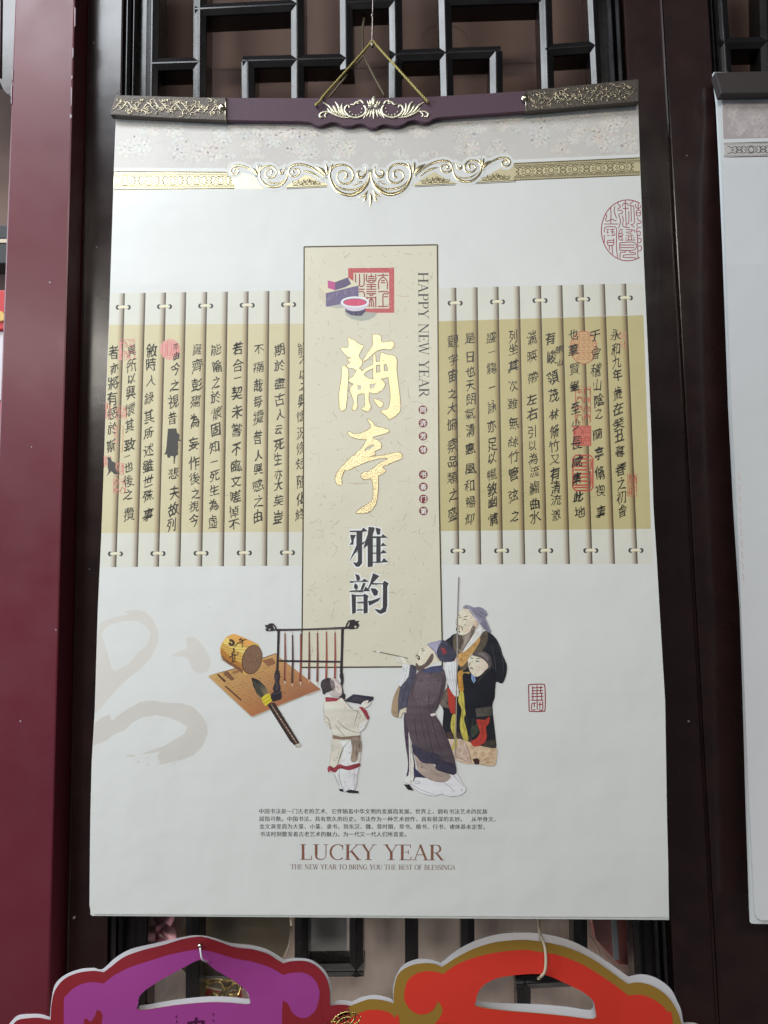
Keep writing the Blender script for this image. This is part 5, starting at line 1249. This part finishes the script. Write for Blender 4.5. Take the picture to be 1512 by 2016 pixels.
for pts, w in [([(1030, 830), (1060, 860), (1085, 940)], 1), ([(1040, 880), (1066, 900), (1080, 940)], .9), ([(1130, 866), (1180, 920), (1250, 955), (1310, 965)], .9), ([(1115, 905), (1150, 950), (1190, 992)], .9), ([(1260, 790), (1290, 800), (1275, 860), (1262, 905)], .8), ([(1290, 790), (1310, 830), (1300, 862)], .8), ([(1325, 790), (1345, 830), (1355, 866)], .7), ([(1240, 1016), (1180, 1080), (1150, 1160), (1120, 1240)], .9), ([(1180, 1070), (1150, 1150), (1140, 1210)], .7),
               ([(1260, 1030), (1256, 1100), (1248, 1170)], .8), ([(1280, 1020), (1282, 1100), (1272, 1180)], .8), ([(1300, 1040), (1306, 1090)], .7), ([(1150, 1240), (1144, 1300), (1165, 1380), (1190, 1420)], .8), ([(1270, 1250), (1262, 1330), (1264, 1400)], .6), ([(1104, 1290), (1130, 1350), (1150, 1390)], .6), ([(1028, 720), (1024, 800), (1034, 890)], .5), ([(1300, 1000), (1300, 1120), (1296, 1200)], .5)]: Lq(pts, w)
P([(1045, 545), (1080, 535), (1120, 545), (1158, 590), (1168, 640), (1160, 672), (1130, 684), (1080, 670), (1045, 600)], (196, 186, 190)); P([(1110, 560), (1150, 590), (1164, 640), (1150, 668), (1120, 640)], (214, 202, 204))
P([(1000, 592), (1012, 556), (1050, 538), (1080, 545), (1096, 590), (1090, 630), (1060, 645), (1040, 648), (1030, 664), (1016, 656), (1012, 630)], (66, 60, 66)); P([(1070, 545), (1100, 560), (1112, 610), (1096, 640), (1080, 600)], (120, 110, 116))
Lq([(1120, 600), (1138, 618), (1130, 640)], .8); Lq([(1165, 690), (1210, 740), (1255, 782)], .7)
P([(1180, 716), (1256, 664), (1414, 684), (1410, 706), (1360, 736), (1330, 742)], (52, 50, 64)); P([(1225, 712), (1268, 682), (1360, 694), (1320, 722)], (70, 66, 80)); P([(1320, 738), (1345, 716), (1375, 712), (1366, 736), (1400, 720), (1372, 756), (1335, 770)], (222, 216, 214))
s.build('servant_boy_print', M['print'], cover)

# ---- tall scholar with a staff, and the boy in front of him
s = Sheet(cal, BP); s.who = 3
K = (34, 36, 44)
P([(690, 1270), (800, 1262), (860, 1296), (960, 1326), (1046, 1330), (1048, 1420), (1030, 1466), (960, 1462), (890, 1448), (840, 1452), (760, 1430), (730, 1392)], (206, 184, 158)); P([(690, 1268), (800, 1262), (840, 1330), (866, 1440), (760, 1430), (730, 1392)], (204, 184, 174))
for x, y in [(790, 1295), (770, 1350), (760, 1395), (815, 1370), (870, 1325), (890, 1375), (945, 1378), (1005, 1378), (915, 1420), (980, 1425), (1020, 1345), (845, 1405)]:
    c = F3([(x, y)])[0]; s.ring(c[0], c[1], 3.6, 3.8, .9, ink(160, 128, 100), n=12); s.ellipse(c[0], c[1], 1.6, 1.6, ink(176, 146, 116), n=8)
P([(872, 1418), (900, 1408), (922, 1420), (920, 1452), (890, 1456)], (66, 48, 46))
for pts in [[(740, 1400), (800, 1420), (860, 1446)], [(930, 1440), (980, 1410), (1040, 1400)], [(940, 1458), (990, 1440), (1030, 1440)], [(820, 1300), (850, 1380), (862, 1440)]]: Lq(pts, .9, (120, 92, 80))
P([(665, 555), (700, 512), (745, 484), (770, 560), (800, 620), (900, 560), (952, 468), (1002, 478), (1052, 530), (1080, 590), (1094, 640), (1126, 720), (1116, 802), (1090, 852), (1042, 842), (1036, 950), (1016, 1020), (1030, 1150), (1043, 1275), (1040, 1330), (960, 1322), (862, 1292), (780, 1262), (690, 1262), (650, 1180), (655, 1060), (640, 1000), (680, 900), (690, 700)], K)
P([(920, 1290), (1042, 1268), (1044, 1334), (960, 1322)], (68, 64, 60)); P([(672, 1212), (760, 1214), (852, 1246), (864, 1292), (780, 1264), (690, 1262)], (72, 60, 58))
P([(742, 486), (724, 540), (740, 640), (770, 720), (800, 760), (860, 700), (940, 610), (980, 540), (984, 478), (952, 468), (900, 560), (800, 620)], (92, 84, 74))
P([(762, 640), (800, 610), (870, 560), (920, 498), (925, 540), (890, 600), (850, 660), (800, 722), (770, 716), (760, 680)], (194, 156, 100))
for x, y in [(800, 640), (850, 605), (884, 565), (830, 655), (785, 680)]:
    c = F3([(x, y)])[0]; s.ring(c[0], c[1], 2.8, 2.8, .9, ink(150, 104, 62), n=10)
P([(770, 612), (830, 556), (905, 452), (935, 436), (944, 450), (932, 492), (870, 560), (805, 618)], (226, 226, 228)); Lq([(800, 600), (870, 540), (915, 470)], .6, (150, 150, 154))
P([(752, 420), (749, 392), (760, 350), (776, 316), (830, 288), (872, 322), (905, 395), (894, 440), (850, 484), (800, 494), (764, 478)], (224, 211, 196)); P([(880, 390), (905, 385), (912, 410), (898, 440), (882, 430)], (214, 190, 176))
P([(748, 478), (775, 492), (810, 492), (850, 470), (868, 430), (890, 428), (882, 470), (850, 530), (822, 570), (790, 622), (762, 610), (750, 540)], (126, 116, 110)); P([(752, 484), (790, 498), (800, 540), (780, 600), (760, 590)], (92, 84, 80)); P([(810, 500), (860, 470), (840, 530), (806, 580)], (158, 148, 142))
P([(800, 292), (828, 268), (880, 288), (922, 284), (966, 310), (980, 342), (964, 362), (986, 412), (1008, 474), (962, 452), (920, 402), (882, 352), (856, 302)], (134, 134, 158)); P([(828, 268), (860, 300), (900, 350), (940, 392), (920, 402), (880, 356), (850, 306)], (176, 174, 198))
for pts in [[(840, 278), (890, 340), (950, 420), (1000, 470)], [(900, 292), (945, 330), (975, 345)], [(880, 300), (930, 350), (962, 364)], [(940, 380), (970, 420), (990, 455)], [(826, 272), (850, 310), (885, 360)]]: Lq(pts, 1.0, (82, 80, 102))
for pts, w in [([(765, 366), (778, 360), (790, 368)], .9), ([(800, 382), (815, 374), (832, 382)], 1.1), ([(758, 350), (772, 340)], .8), ([(806, 358), (836, 350)], .9), ([(752, 372), (748, 400), (752, 416), (764, 412)], .7), ([(752, 436), (764, 424), (778, 430)], 1.6), ([(778, 426), (792, 436), (796, 460)], 1.4), ([(752, 436), (750, 452), (756, 466)], 1.2), ([(762, 446), (776, 446)], 1.2), ([(768, 462), (776, 474)], 1.6)]: Lq(pts, w * 1.35, (58, 46, 46))
P([(762, 772), (790, 755), (800, 770), (808, 850), (800, 915), (772, 910), (764, 850)], (192, 142, 72)); P([(790, 772), (845, 765), (850, 778), (800, 794)], (180, 150, 90)); Lq([(785, 770), (792, 840), (788, 905)], .9, (120, 82, 40))
P([(720, 1090), (746, 1080), (742, 1200), (758, 1290), (745, 1335), (716, 1342), (736, 1260), (708, 1180)], (188, 178, 92)); P([(775, 918), (802, 918), (812, 1000), (832, 1055), (806, 1110), (825, 1190), (838, 1276), (800, 1262), (776, 1160), (790, 1050), (765, 985)], (190, 180, 90))
for pts in [[(785, 930), (800, 1040), (796, 1100), (812, 1220)], [(730, 1095), (728, 1190), (742, 1290)]]: Lq(pts, .9, (110, 100, 44))
for pts in [[(1048, 520), (1075, 600), (1100, 700), (1092, 800)], [(1010, 560), (1040, 700), (1042, 830)], [(700, 530), (690, 640), (700, 760)], [(820, 850), (812, 1000), (830, 1160)], [(1000, 640), (1030, 760)], [(880, 1110), (860, 1200), (862, 1280)]]: Lq(pts, .7, (84, 84, 92))
s.build('tall_scholar_print', M['print'], cover)
s = nxt(s); s.who = 3
P([(800, 780), (868, 800), (900, 850), (932, 790), (1000, 738), (1042, 762), (1040, 880), (1016, 1022), (1012, 1060), (900, 1056), (880, 1100), (850, 1110), (822, 1080), (806, 900)], (30, 31, 40))
P([(892, 1040), (1012, 1022), (1012, 1092), (900, 1102)], (82, 78, 76)); P([(868, 1170), (900, 1150), (930, 1200), (870, 1260), (858, 1220)], (58, 68, 58))
P([(902, 1120), (962, 1124), (996, 1100), (992, 1150), (970, 1180), (976, 1250), (952, 1300), (884, 1322), (858, 1284), (900, 1262), (926, 1212), (908, 1160)], (172, 64, 56)); Lq([(930, 1130), (948, 1200), (930, 1280)], 1.0, (120, 36, 36)); Lq([(905, 1140), (940, 1150), (985, 1120)], .8, (120, 36, 36))
P([(862, 780), (885, 792), (894, 830), (880, 852), (862, 820)], (130, 158, 204)); Lq([(872, 790), (880, 842)], .8, (80, 100, 150)); Lq([(905, 850), (940, 800), (1000, 744)], .8, (90, 90, 96))
P([(836, 682), (852, 648), (880, 632), (940, 650), (985, 700), (985, 735), (960, 760), (930, 790), (900, 802), (868, 786), (842, 742)], (224, 210, 198)); P([(955, 700), (985, 695), (990, 725), (968, 745)], (216, 196, 184))
P([(868, 640), (890, 618), (930, 608), (980, 628), (1012, 680), (1006, 730), (990, 748), (986, 712), (950, 672), (905, 652)], (88, 82, 86)); P([(900, 622), (950, 622), (990, 660), (985, 690), (940, 650)], (118, 110, 112))
for pts, w in [([(852, 668), (866, 662), (874, 672)], 1.2), ([(892, 690), (908, 684), (922, 694)], 1.3), ([(850, 652), (866, 646)], .8), ([(898, 668), (924, 668)], .8), ([(858, 690), (846, 716), (858, 724)], .8), ([(850, 742), (862, 736), (876, 744)], 1.8), ([(838, 690), (842, 740), (866, 784)], .5)]: Lq(pts, w * 1.35, (56, 44, 44))
s.build('boy_print', M['print'], cover)

# ---- bending scholar with a brush
s = nxt(s); s.who = 3
P([(400, 1600), (430, 1556), (560, 1556), (650, 1580), (740, 1515), (790, 1590), (822, 1640), (782, 1682), (700, 1692), (640, 1676), (580, 1688), (480, 1662)], (225, 226, 240)); P([(360, 1604), (400, 1606), (432, 1650), (390, 1642)], (40, 38, 46))
for pts in [[(410, 1600), (500, 1650), (600, 1680)], [(430, 1585), (470, 1580), (478, 1596), (440, 1596)], [(720, 1530), (760, 1570), (816, 1636)], [(650, 1590), (700, 1620), (740, 1660)]]: Lq(pts, .8, (120, 120, 134))
P([(362, 1080), (400, 1150), (404, 1300), (436, 1420), (444, 1545), (420, 1584), (378, 1560), (392, 1450), (366, 1250)], (78, 64, 84)); P([(394, 1200), (410, 1320), (432, 1440), (432, 1560), (402, 1602), (362, 1580), (376, 1550), (400, 1500)], (224, 222, 222)); Lq([(404, 1290), (412, 1430), (405, 1560)], .8, (120, 116, 120))
P([(430, 1476), (490, 1526), (562, 1560), (436, 1546)], (58, 58, 88))
P([(440, 1366), (482, 1376), (492, 1430), (562, 1450), (612, 1488), (692, 1528), (704, 1556), (652, 1588), (560, 1572), (480, 1520), (462, 1480)], (168, 153, 148)); Lq([(480, 1440), (540, 1500), (640, 1550)], .7, (120, 104, 100)); Lq([(520, 1450), (580, 1510), (670, 1560)], .7, (120, 104, 100))
P([(640, 940), (682, 880), (702, 930), (704, 1040), (640, 1024), (625, 1000)], (104, 96, 92)); P([(682, 880), (700, 890), (742, 945), (742, 1082), (708, 1072), (690, 1010)], (172, 64, 56))
P([(442, 800), (490, 752), (560, 738), (640, 740), (664, 770), (672, 830), (650, 940), (612, 1030), (592, 1080), (640, 1160), (692, 1280), (732, 1400), (750, 1506), (722, 1532), (640, 1490), (592, 1448), (500, 1400), (432, 1380), (420, 1300), (398, 1220), (362, 1090), (382, 1000), (404, 900)], (86, 76, 86))
P([(480, 780), (560, 760), (640, 780), (630, 900), (580, 1000), (480, 1020), (430, 940), (444, 840)], (96, 86, 95))
P([(418, 1308), (470, 1330), (540, 1360), (610, 1378), (660, 1430), (732, 1450), (750, 1514), (702, 1524), (600, 1492), (592, 1452), (500, 1442), (440, 1372)], (62, 59, 78))
P([(555, 1082), (590, 1072), (600, 1090), (562, 1098)], (214, 208, 210))
for pts, w in [([(548, 900), (545, 1000), (560, 1080)], .9), ([(560, 1090), (600, 1250), (660, 1420)], 1.0), ([(520, 1110), (560, 1300), (590, 1440)], 1.0), ([(440, 1110), (450, 1220), (470, 1320)], .9), ([(590, 1090), (650, 1220), (710, 1380)], .9), ([(480, 1050), (500, 1200), (540, 1360)], .7), ([(600, 960), (570, 1040), (556, 1080)], .9), ([(650, 860), (620, 980), (596, 1060)], .8), ([(404, 900), (384, 1000), (370, 1080)], .9), ([(470, 800), (430, 880), (410, 980)], .8)]: Lq(pts, w, (50, 38, 56))
P([(406, 718), (452, 740), (434, 830), (402, 920), (372, 1030), (332, 1080), (312, 1104), (272, 1082), (280, 990), (320, 880), (380, 830)], (80, 80, 100)); P([(318, 880), (330, 884), (316, 980), (314, 1100), (272, 1084), (268, 1040), (282, 958)], (168, 148, 126)); P([(330, 1050), (378, 1030), (378, 1070), (350, 1066), (336, 1112), (318, 1100)], (206, 200, 184))
Lq([(400, 780), (370, 900), (330, 1060)], .8, (52, 50, 70)); Lq([(430, 760), (410, 880), (376, 1000)], .7, (60, 58, 80))
P([(350, 700), (406, 708), (394, 800), (336, 876), (312, 852), (346, 760)], (222, 226, 236)); P([(286, 664), (330, 648), (360, 660), (402, 716), (352, 704), (316, 692)], (226, 220, 214))
for pts in [[(360, 720), (350, 790), (322, 850)], [(385, 720), (372, 800), (336, 866)], [(292, 668), (330, 676), (352, 700)], [(300, 655), (336, 664)]]: Lq(pts, .6, (140, 142, 154))
s.stroke(F3([(180, 620), (290, 642), (390, 664)]), [1.4, 1.2, .8], ink(84, 72, 68), smooth=False); s.stroke(F3([(130, 612), (155, 617)]), 1.2, ink(120, 110, 100), smooth=False); s.ellipse(*F3([(168, 618)])[0], 3.6, 1.5, ink(230, 228, 224))
P([(664, 722), (700, 676), (752, 668), (764, 700), (752, 800), (768, 930), (742, 948), (700, 890), (674, 802)], (222, 226, 236)); P([(720, 666), (750, 654), (768, 668), (762, 692), (730, 690)], (220, 204, 194))
for pts in [[(690, 720), (700, 800), (735, 930)], [(715, 700), (722, 800), (748, 930)], [(740, 700), (738, 800), (758, 920)], [(675, 740), (686, 820), (712, 890)]]: Lq(pts, .6, (140, 144, 158))
P([(455, 690), (446, 662), (462, 640), (470, 606), (496, 584), (542, 568), (582, 600), (622, 690), (636, 712), (582, 742), (520, 742), (478, 726)], (224, 214, 200))
P([(450, 700), (476, 722), (520, 700), (552, 652), (572, 630), (580, 660), (552, 712), (512, 738), (486, 764), (452, 744)], (106, 92, 90)); P([(585, 700), (630, 690), (640, 712), (590, 745), (500, 760)], (222, 226, 232))
P([(488, 756), (560, 728), (644, 718), (654, 756), (600, 772), (520, 772)], (76, 80, 114))
P([(534, 560), (584, 548), (642, 530), (684, 546), (722, 590), (748, 640), (732, 684), (684, 692), (632, 684), (604, 640), (572, 592)], (70, 71, 92)); P([(534, 560), (600, 540), (642, 530), (616, 580), (604, 620), (610, 655), (578, 604)], (160, 160, 190)); P([(634, 586), (664, 588), (682, 622), (652, 642)], (132, 62, 68))
for pts in [[(642, 532), (618, 590), (606, 640)], [(650, 560), (700, 610), (730, 680)], [(540, 562), (590, 620), (612, 668)], [(680, 550), (735, 620)]]: Lq(pts, .8, (44, 44, 66))
for pts, w in [([(492, 612), (505, 604), (516, 610)], 1.1), ([(488, 598), (506, 590)], .8), ([(470, 606), (462, 632), (448, 652), (460, 664)], .6), ([(454, 646), (470, 652), (474, 672), (466, 680)], 2.0), ([(456, 662), (466, 670)], 1.4)]: Lq(pts, w * 1.35, (54, 42, 44))
s.stroke(F3([(768, 60), (760, 300), (756, 640)]), [2.6, 2.4, 2.4], ink(150, 148, 150), smooth=False); s.stroke(F3([(756, 640), (750, 1000), (742, 1390)]), 2.2, ink(150, 140, 136), smooth=False); s.stroke(F3([(766, 64), (757, 420)]), .6, ink(94, 92, 96), smooth=False)
s.build('bending_scholar_print', M['print'], cover)

# ---- small red seal right of the figures
s = Sheet(cal, B * 2)
DRD = ink(142, 48, 56)
s.stroke(F3([(1300, 862), (1390, 858), (1408, 872), (1412, 960), (1410, 1046), (1396, 1060), (1304, 1060), (1292, 1046), (1290, 960), (1288, 876)]), 2.2, DRD, n=3, closed=True)
for pts in [[(1310, 886), (1395, 882)], [(1310, 908), (1395, 904)], [(1350, 866), (1352, 1048)], [(1318, 872), (1320, 925)], [(1378, 868), (1378, 925)], [(1306, 930), (1398, 926)], [(1306, 952), (1398, 948)], [(1318, 935), (1320, 975)], [(1384, 930), (1386, 975)], [(1306, 978), (1398, 976)], [(1312, 1000), (1312, 1048), (1340, 1046)], [(1330, 995), (1330, 1030)], [(1372, 990), (1372, 1040)], [(1392, 985), (1392, 1048), (1365, 1048)], [(1312, 1000), (1345, 998)], [(1360, 1010), (1395, 1008)]]:
    s.stroke(F3(pts), 1.9, DRD, n=3)
s.build('square_seal_print', M['print'], cover)

# ================================================================== hanger bar, ornament, cord, hook
YB = -0.0290
def barsurf(px, py, h): return unproj(px, py, YB - h)
FH = F(600, 0, 5.4)
scal = FH([(0, 1290), (60, 1296), (120, 1328), (170, 1334), (240, 1310), (300, 1290), (360, 1308), (420, 1334), (500, 1334), (580, 1310), (640, 1322), (700, 1356), (760, 1356), (820, 1316), (900, 1326), (980, 1340), (1060, 1310), (1120, 1272), (1200, 1280), (1260, 1300), (1320, 1288), (1380, 1252), (1450, 1242)])
low = [(440, 236.5), (520, 237.5), (590, 238.2)] + spline(scal, False, 4) + [(940, 225), (1040, 218.5)]
bp_ = [(1040, 178), (960, 184), (850, 190.5), (735, 193), (620, 193), (520, 193), (440, 192)] + low
hanger = block('hanger_bar', bp_, YB, 0.0055, M['bar_cloth'], calr, bevel=0.0007)
block('end_cap', [(228, 186.5), (300, 189.5), (446, 192), (446, 237.5), (330, 231.5), (217.5, 226), (219, 214), (222, 205)], YB - .0012, 0.0066, M['bronze'], hanger, bevel=0.0010)
block('end_cap', [(1034, 177.5), (1150, 167), (1258, 154.5), (1258.5, 200), (1150, 208.5), (1034, 219.5)], YB - .0012, 0.0066, M['bronze'], hanger, bevel=0.0010)
# raised scrollwork on the caps
for (x0_, x1_, ty, by) in ((224, 440, lambda x: 187.5 + (x - 228) * .021, lambda x: 226 + (x - 218) * .048), (1040, 1254, lambda x: 177.5 - (x - 1034) * .102, lambda x: 219.5 - (x - 1034) * .087)):
    rl = Relief(lambda px, py, h: unproj(px, py, YB - .0012 - h), 0.00002)
    for i in range(84):
        x = x0_ + 7 + (x1_ - x0_ - 16) * (i + R.random()) / 84; y = R.uniform(ty(x) + 6, by(x) - 6); a = R.uniform(0, 6.28); r = R.uniform(4, 8); k = R.choice([-1, 1])
        pts = [(x + r * (1 - j / 9) * math.cos(a + k * j * .62), y + r * .72 * (1 - j / 9) * math.sin(a + k * j * .62)) for j in range(8)]
        pts = [(min(max(p[0], x0_), x1_), min(max(p[1], ty(p[0]) + 1.6), by(p[0]) - 1.6)) for p in pts]
        rl.ridge(pts, [.6, 1.7, 2.3, 2.3, 2.1, 2.0, 1.9, 2.4], .6, n=2)
    for i in range(16):
        x = x0_ + (x1_ - x0_) * (i + .5) / 16; y = (ty(x) + by(x)) / 2; d = R.choice([-1, 1])
        rl.ridge([(x - 11, y - 9 * d), (x - 4, y - 6 * d), (x + 2, y + 2 * d), (x + 9, y + 9 * d)], [.5, 2.2, 2.4, .6], .55, n=3)
    rl.build('cap_relief', M['bronze_ridge'], hanger)
for x, y in ((436.5, 211), (1033, 193)):
    bm = bmesh.new(); bmesh.ops.create_uvsphere(bm, u_segments=16, v_segments=10, radius=.0036)
    bmesh.ops.scale(bm, verts=bm.verts, vec=(1, .6, 1)); bmesh.ops.translate(bm, verts=bm.verts, vec=unproj(x, y, YB - .0022))
    from_bm('rivet', bm, M['rivet'], hanger, True)
    rl = Relief(lambda px, py, h: unproj(px, py, YB - .0012 - h), .00002)
for x, y0, y1 in ((444, 193, 237), (1036, 178.5, 219)):
    rl = Relief(lambda px, py, h: unproj(px, py, YB - .0013 - h), .00002); rl.ridge([(x, y0), (x, y1)], 3, .4); rl.build('cap_edge', M['rivet'], hanger)
# pale gold ornament
orn = Relief(lambda px, py, h: unproj(px, py, YB - h), .00002)
half = [([(735, 1022), (733, 1060), (735, 1112)], [14, 52, 26]), ([(690, 1062), (700, 1090), (706, 1112)], [10, 26, 14]), ([(664, 1070), (678, 1096), (684, 1114)], [8, 18, 10]), ([(672, 1122), (735, 1116)], [14, 16]), ([(676, 1140), (735, 1134)], [10, 12]),
        ([(735, 1150), (733, 1200), (732, 1268)], [12, 30, 6]), ([(712, 1160), (704, 1200), (690, 1246)], [8, 24, 6]), ([(692, 1158), (678, 1200), (650, 1242)], [8, 22, 6]), ([(672, 1152), (655, 1200), (622, 1262)], [8, 20, 8]),
        ([(628, 1118), (650, 1150), (645, 1200), (600, 1236), (540, 1250), (480, 1236), (440, 1200), (425, 1160), (440, 1128), (466, 1122), (474, 1146)], [22, 26, 26, 26, 26, 26, 26, 24, 22, 20, 16]),
        ([(606, 1150), (612, 1158)], [20, 14]), ([(600, 1190), (606, 1196)], [22, 14]), ([(576, 1212), (580, 1220)], [22, 14]), ([(545, 1220), (546, 1230)], [22, 14]), ([(512, 1212), (508, 1222)], [22, 14]), ([(486, 1188), (478, 1196)], [20, 14]),
        ([(486, 1108), (520, 1112), (545, 1088), (580, 1078), (575, 1056)], [10, 22, 22, 24, 8]), ([(590, 1062), (615, 1084), (632, 1108)], [10, 24, 12]), ([(545, 1082), (560, 1100), (590, 1098)], [8, 16, 8]),
        ([(440, 1240), (405, 1190), (392, 1130), (400, 1098)], [10, 26, 24, 8]), ([(415, 1238), (372, 1180), (352, 1120), (320, 1080)], [8, 26, 26, 10]), ([(385, 1228), (335, 1180), (312, 1140), (300, 1118)], [8, 24, 24, 10]), ([(350, 1212), (300, 1180), (262, 1130), (196, 1090)], [8, 22, 24, 8]),
        ([(480, 1252), (400, 1246), (330, 1222), (270, 1190), (240, 1150)], [8, 22, 26, 24, 10]), ([(300, 1206), (240, 1190), (186, 1196), (158, 1220), (172, 1246), (198, 1240)], [8, 20, 22, 24, 24, 12]), ([(262, 1196), (226, 1206), (214, 1230), (230, 1250)], [6, 16, 16, 10])]
for pts, ws in half:
    orn.ridge(FH(pts), [w / 5.4 for w in ws], .5, n=4)
    if not all(abs(p[0] - 734) < 3 for p in pts):
        orn.ridge(FH([(1471 - p[0], p[1] - (abs(735 - p[0]) * .012)) for p in pts]), [w / 5.4 for w in ws], .5, n=4)
orn.build('gold_ornament', M['ornament'], hanger)

# golden cord: two twisted strands, threaded through the bar
bm = bmesh.new()
for x, y in ((624, 207), (843, 199)):
    pass
pathc = [unproj(634, 196, YB + .020), unproj(627, 201, YB + .010), unproj(622, 206, YB - .0022), unproj(630, 200, YB - .0035)] + [unproj(622 + (733 - 622) * t, 206 + (82 - 206) * t, YB - .003 + .012 * t) for t in (.15, .35, .55, .75, .93)] + \
        [unproj(733, 80, YB + .010)] + [unproj(733 + (842 - 733) * t, 80 + (200 - 80) * t, YB + .009 - .012 * t) for t in (.07, .25, .45, .65, .85, .97)] + [unproj(843, 201, YB - .002), unproj(838, 197, YB + .008)]
P_ = [Vector(p) for p in spline([tuple(p) for p in pathc], False, 10)]
acc = [0.0]
for a, b in zip(P_, P_[1:]): acc.append(acc[-1] + (b - a).length)
for ph in (0, math.pi):
    st_ = []
    for i, p in enumerate(P_):
        d = (P_[min(i + 1, len(P_) - 1)] - P_[max(i - 1, 0)]).normalized(); a = d.cross(Vector((0, 1, 0)))
        if a.length < 1e-3: a = d.cross(Vector((1, 0, 0)))
        a.normalize(); b = d.cross(a); t = acc[i] / .0058 * 2 * math.pi + ph
        st_.append(p + (a * math.cos(t) + b * math.sin(t)) * .00062)
    tube('', st_, .00082, None, sm=False, sides=6, bm=bm)
from_bm('hanging_cord', bm, M['cord'], calr, True)
# reflection of the cord and hook, imitated by dull brown strands
bm = bmesh.new()
for pth in ([(715, 108), (735, 148), (758, 190)], [(716, 110), (690, 140), (648, 192)]):
    tube('', [unproj(x, y, .016) for x, y in pth], .0011, None, bm=bm)
tube('', [unproj(717, 34, .018), unproj(713, 70, .018), unproj(715, 108, .017)], .0014, None, bm=bm)
tag(from_bm('cord_reflection', bm, material('cord_reflection_brown', (.16, .125, .075), .7), None, True), 'dull brown string tied behind the gold cord of the large calendar', 'string')
hk = thing('wire_hook', unproj(735, -60, -.02), 'thin bent wire hook holding the gold cord of the large calendar', 'hook')
tube('wire', [unproj(735, -160, YB + .016), unproj(734.5, -40, YB + .013), unproj(733.5, 40, YB + .0105), unproj(732.6, 76, YB + .0095), unproj(732.4, 90, YB + .0085), unproj(733.5, 93, YB + .011), unproj(735, 88, YB + .014), unproj(735, 76, YB + .015)], .00085, M['wire'], hk)
tube('sleeve', [unproj(733.4, 26, YB + .0108), unproj(733.2, 33, YB + .0107)], .0014, M['wire'], hk, sm=False)
tube('knot', [unproj(731.6, 86, YB + .008), unproj(733.6, 90, YB + .0078)], .0013, M['string'], hk, sm=False)

# ================================================================== the cut-off calendar on the right
_c2 = [(100, -.016), (190, -.020), (320, -.030), (520, -.036), (2000, -.040)]
def cal2(px, py, h):
    for a, b in zip(_c2, _c2[1:]):
        if py <= b[0] or b[0] == 2000: return unproj(px, py, a[1] + (b[1] - a[1]) * (py - a[0]) / (b[0] - a[0]) - h)
c2 = thing('wall_calendar', cal2(1900, 1815, 0), 'white wall calendar with brown bar and black border strip, cut off by the right edge', 'calendar', 'wall calendars on the lattice screens')
L2 = [(1407, 146), (1414, 165), (1420, 200), (1424, 313), (1429, 500), (1440, 800), (1450.5, 1000), (1463.5, 1300), (1474, 1560), (1481, 1700), (1486, 1795), (1490, 1807), (1498, 1812)]
s = Sheet(cal2, -.0022)
s.poly([(1405, 142), (1412, 200), (1418, 313), (1426, 500), (1437, 800), (1447, 1000), (1460, 1200), (1466.5, 1400), (1472, 1600), (1478.5, 1790), (1480, 1818.5), (2420, 1836), (2330, 142)], (.68, .70, .70, 1)); s.build('page_stack', M['bag_print'], c2, thick=.004)
s = Sheet(cal2, 0)
s.poly(L2 + [(2420, 1826), (2330, 146)], (.73, .74, .75, 1)); cov2 = s.build('cover_page', M['print'], c2, thick=.0003)
s = Sheet(cal2, B, stack=False)
s.poly([(1421, 178), (1424.5, 274), (2335, 250), (2330, 178)], ink(168, 162, 168), layer=0)
for i in range(260):
    cx, cy = R.uniform(1436, 1700), R.uniform(190, 262); r = R.uniform(6, 13); a0 = R.uniform(0, 6); t = R.uniform(6, 24)
    for k in range(6):
        a = a0 + k * 1.047; px, py = cx + r * .6 * math.cos(a), cy + r * .55 * math.sin(a)
        if px < 1432 or py < 186 or py > 268: continue
        s.ellipse(px, py, r * .5, r * .3, ink(168 + t, 163 + t, 169 + t), rot=a, n=9, layer=1 + (i % 40) * .25 + k * .01)
s.build('damask_band', M['print'], cov2)
s = Sheet(cal2, B, stack=False)
def t2(x): return 280.5 - .02 * (x - 1425)
def b2(x): return 310.5 - .02 * (x - 1425)
s.poly([(1425.4, t2(1425)), (1426.6, b2(1425)), (2340, b2(2340)), (2340, t2(2340))], ink(186, 186, 190), layer=0)
gp_old, gp = gp, s
_KK, KK = KK, ink(58, 54, 58)
band_pattern(1426, 1720, t2, b2, 47.0, 6)
gp = gp_old; KK = _KK
s.build('border_strip_print', M['print'], cov2)
s = Sheet(cal2, B)
for k in range(10):
    y = 932 + k * 22; x = 1454.5 + (y - 932) * .043
    s.stroke([(x - 3.5, y), (x + 2, y + 4), (x - 1, y + 9), (x + 3, y + 13)], 1.5, ink(204, 186, 190), n=3)
s.build('faint_seal_print', M['print'], cov2)
block('hanger_bar', [(1408, 142), (1420, 184), (2330, 172), (2330, 122)], -0.0325, 0.010, M['dark_bar'], c2, bevel=.0008)
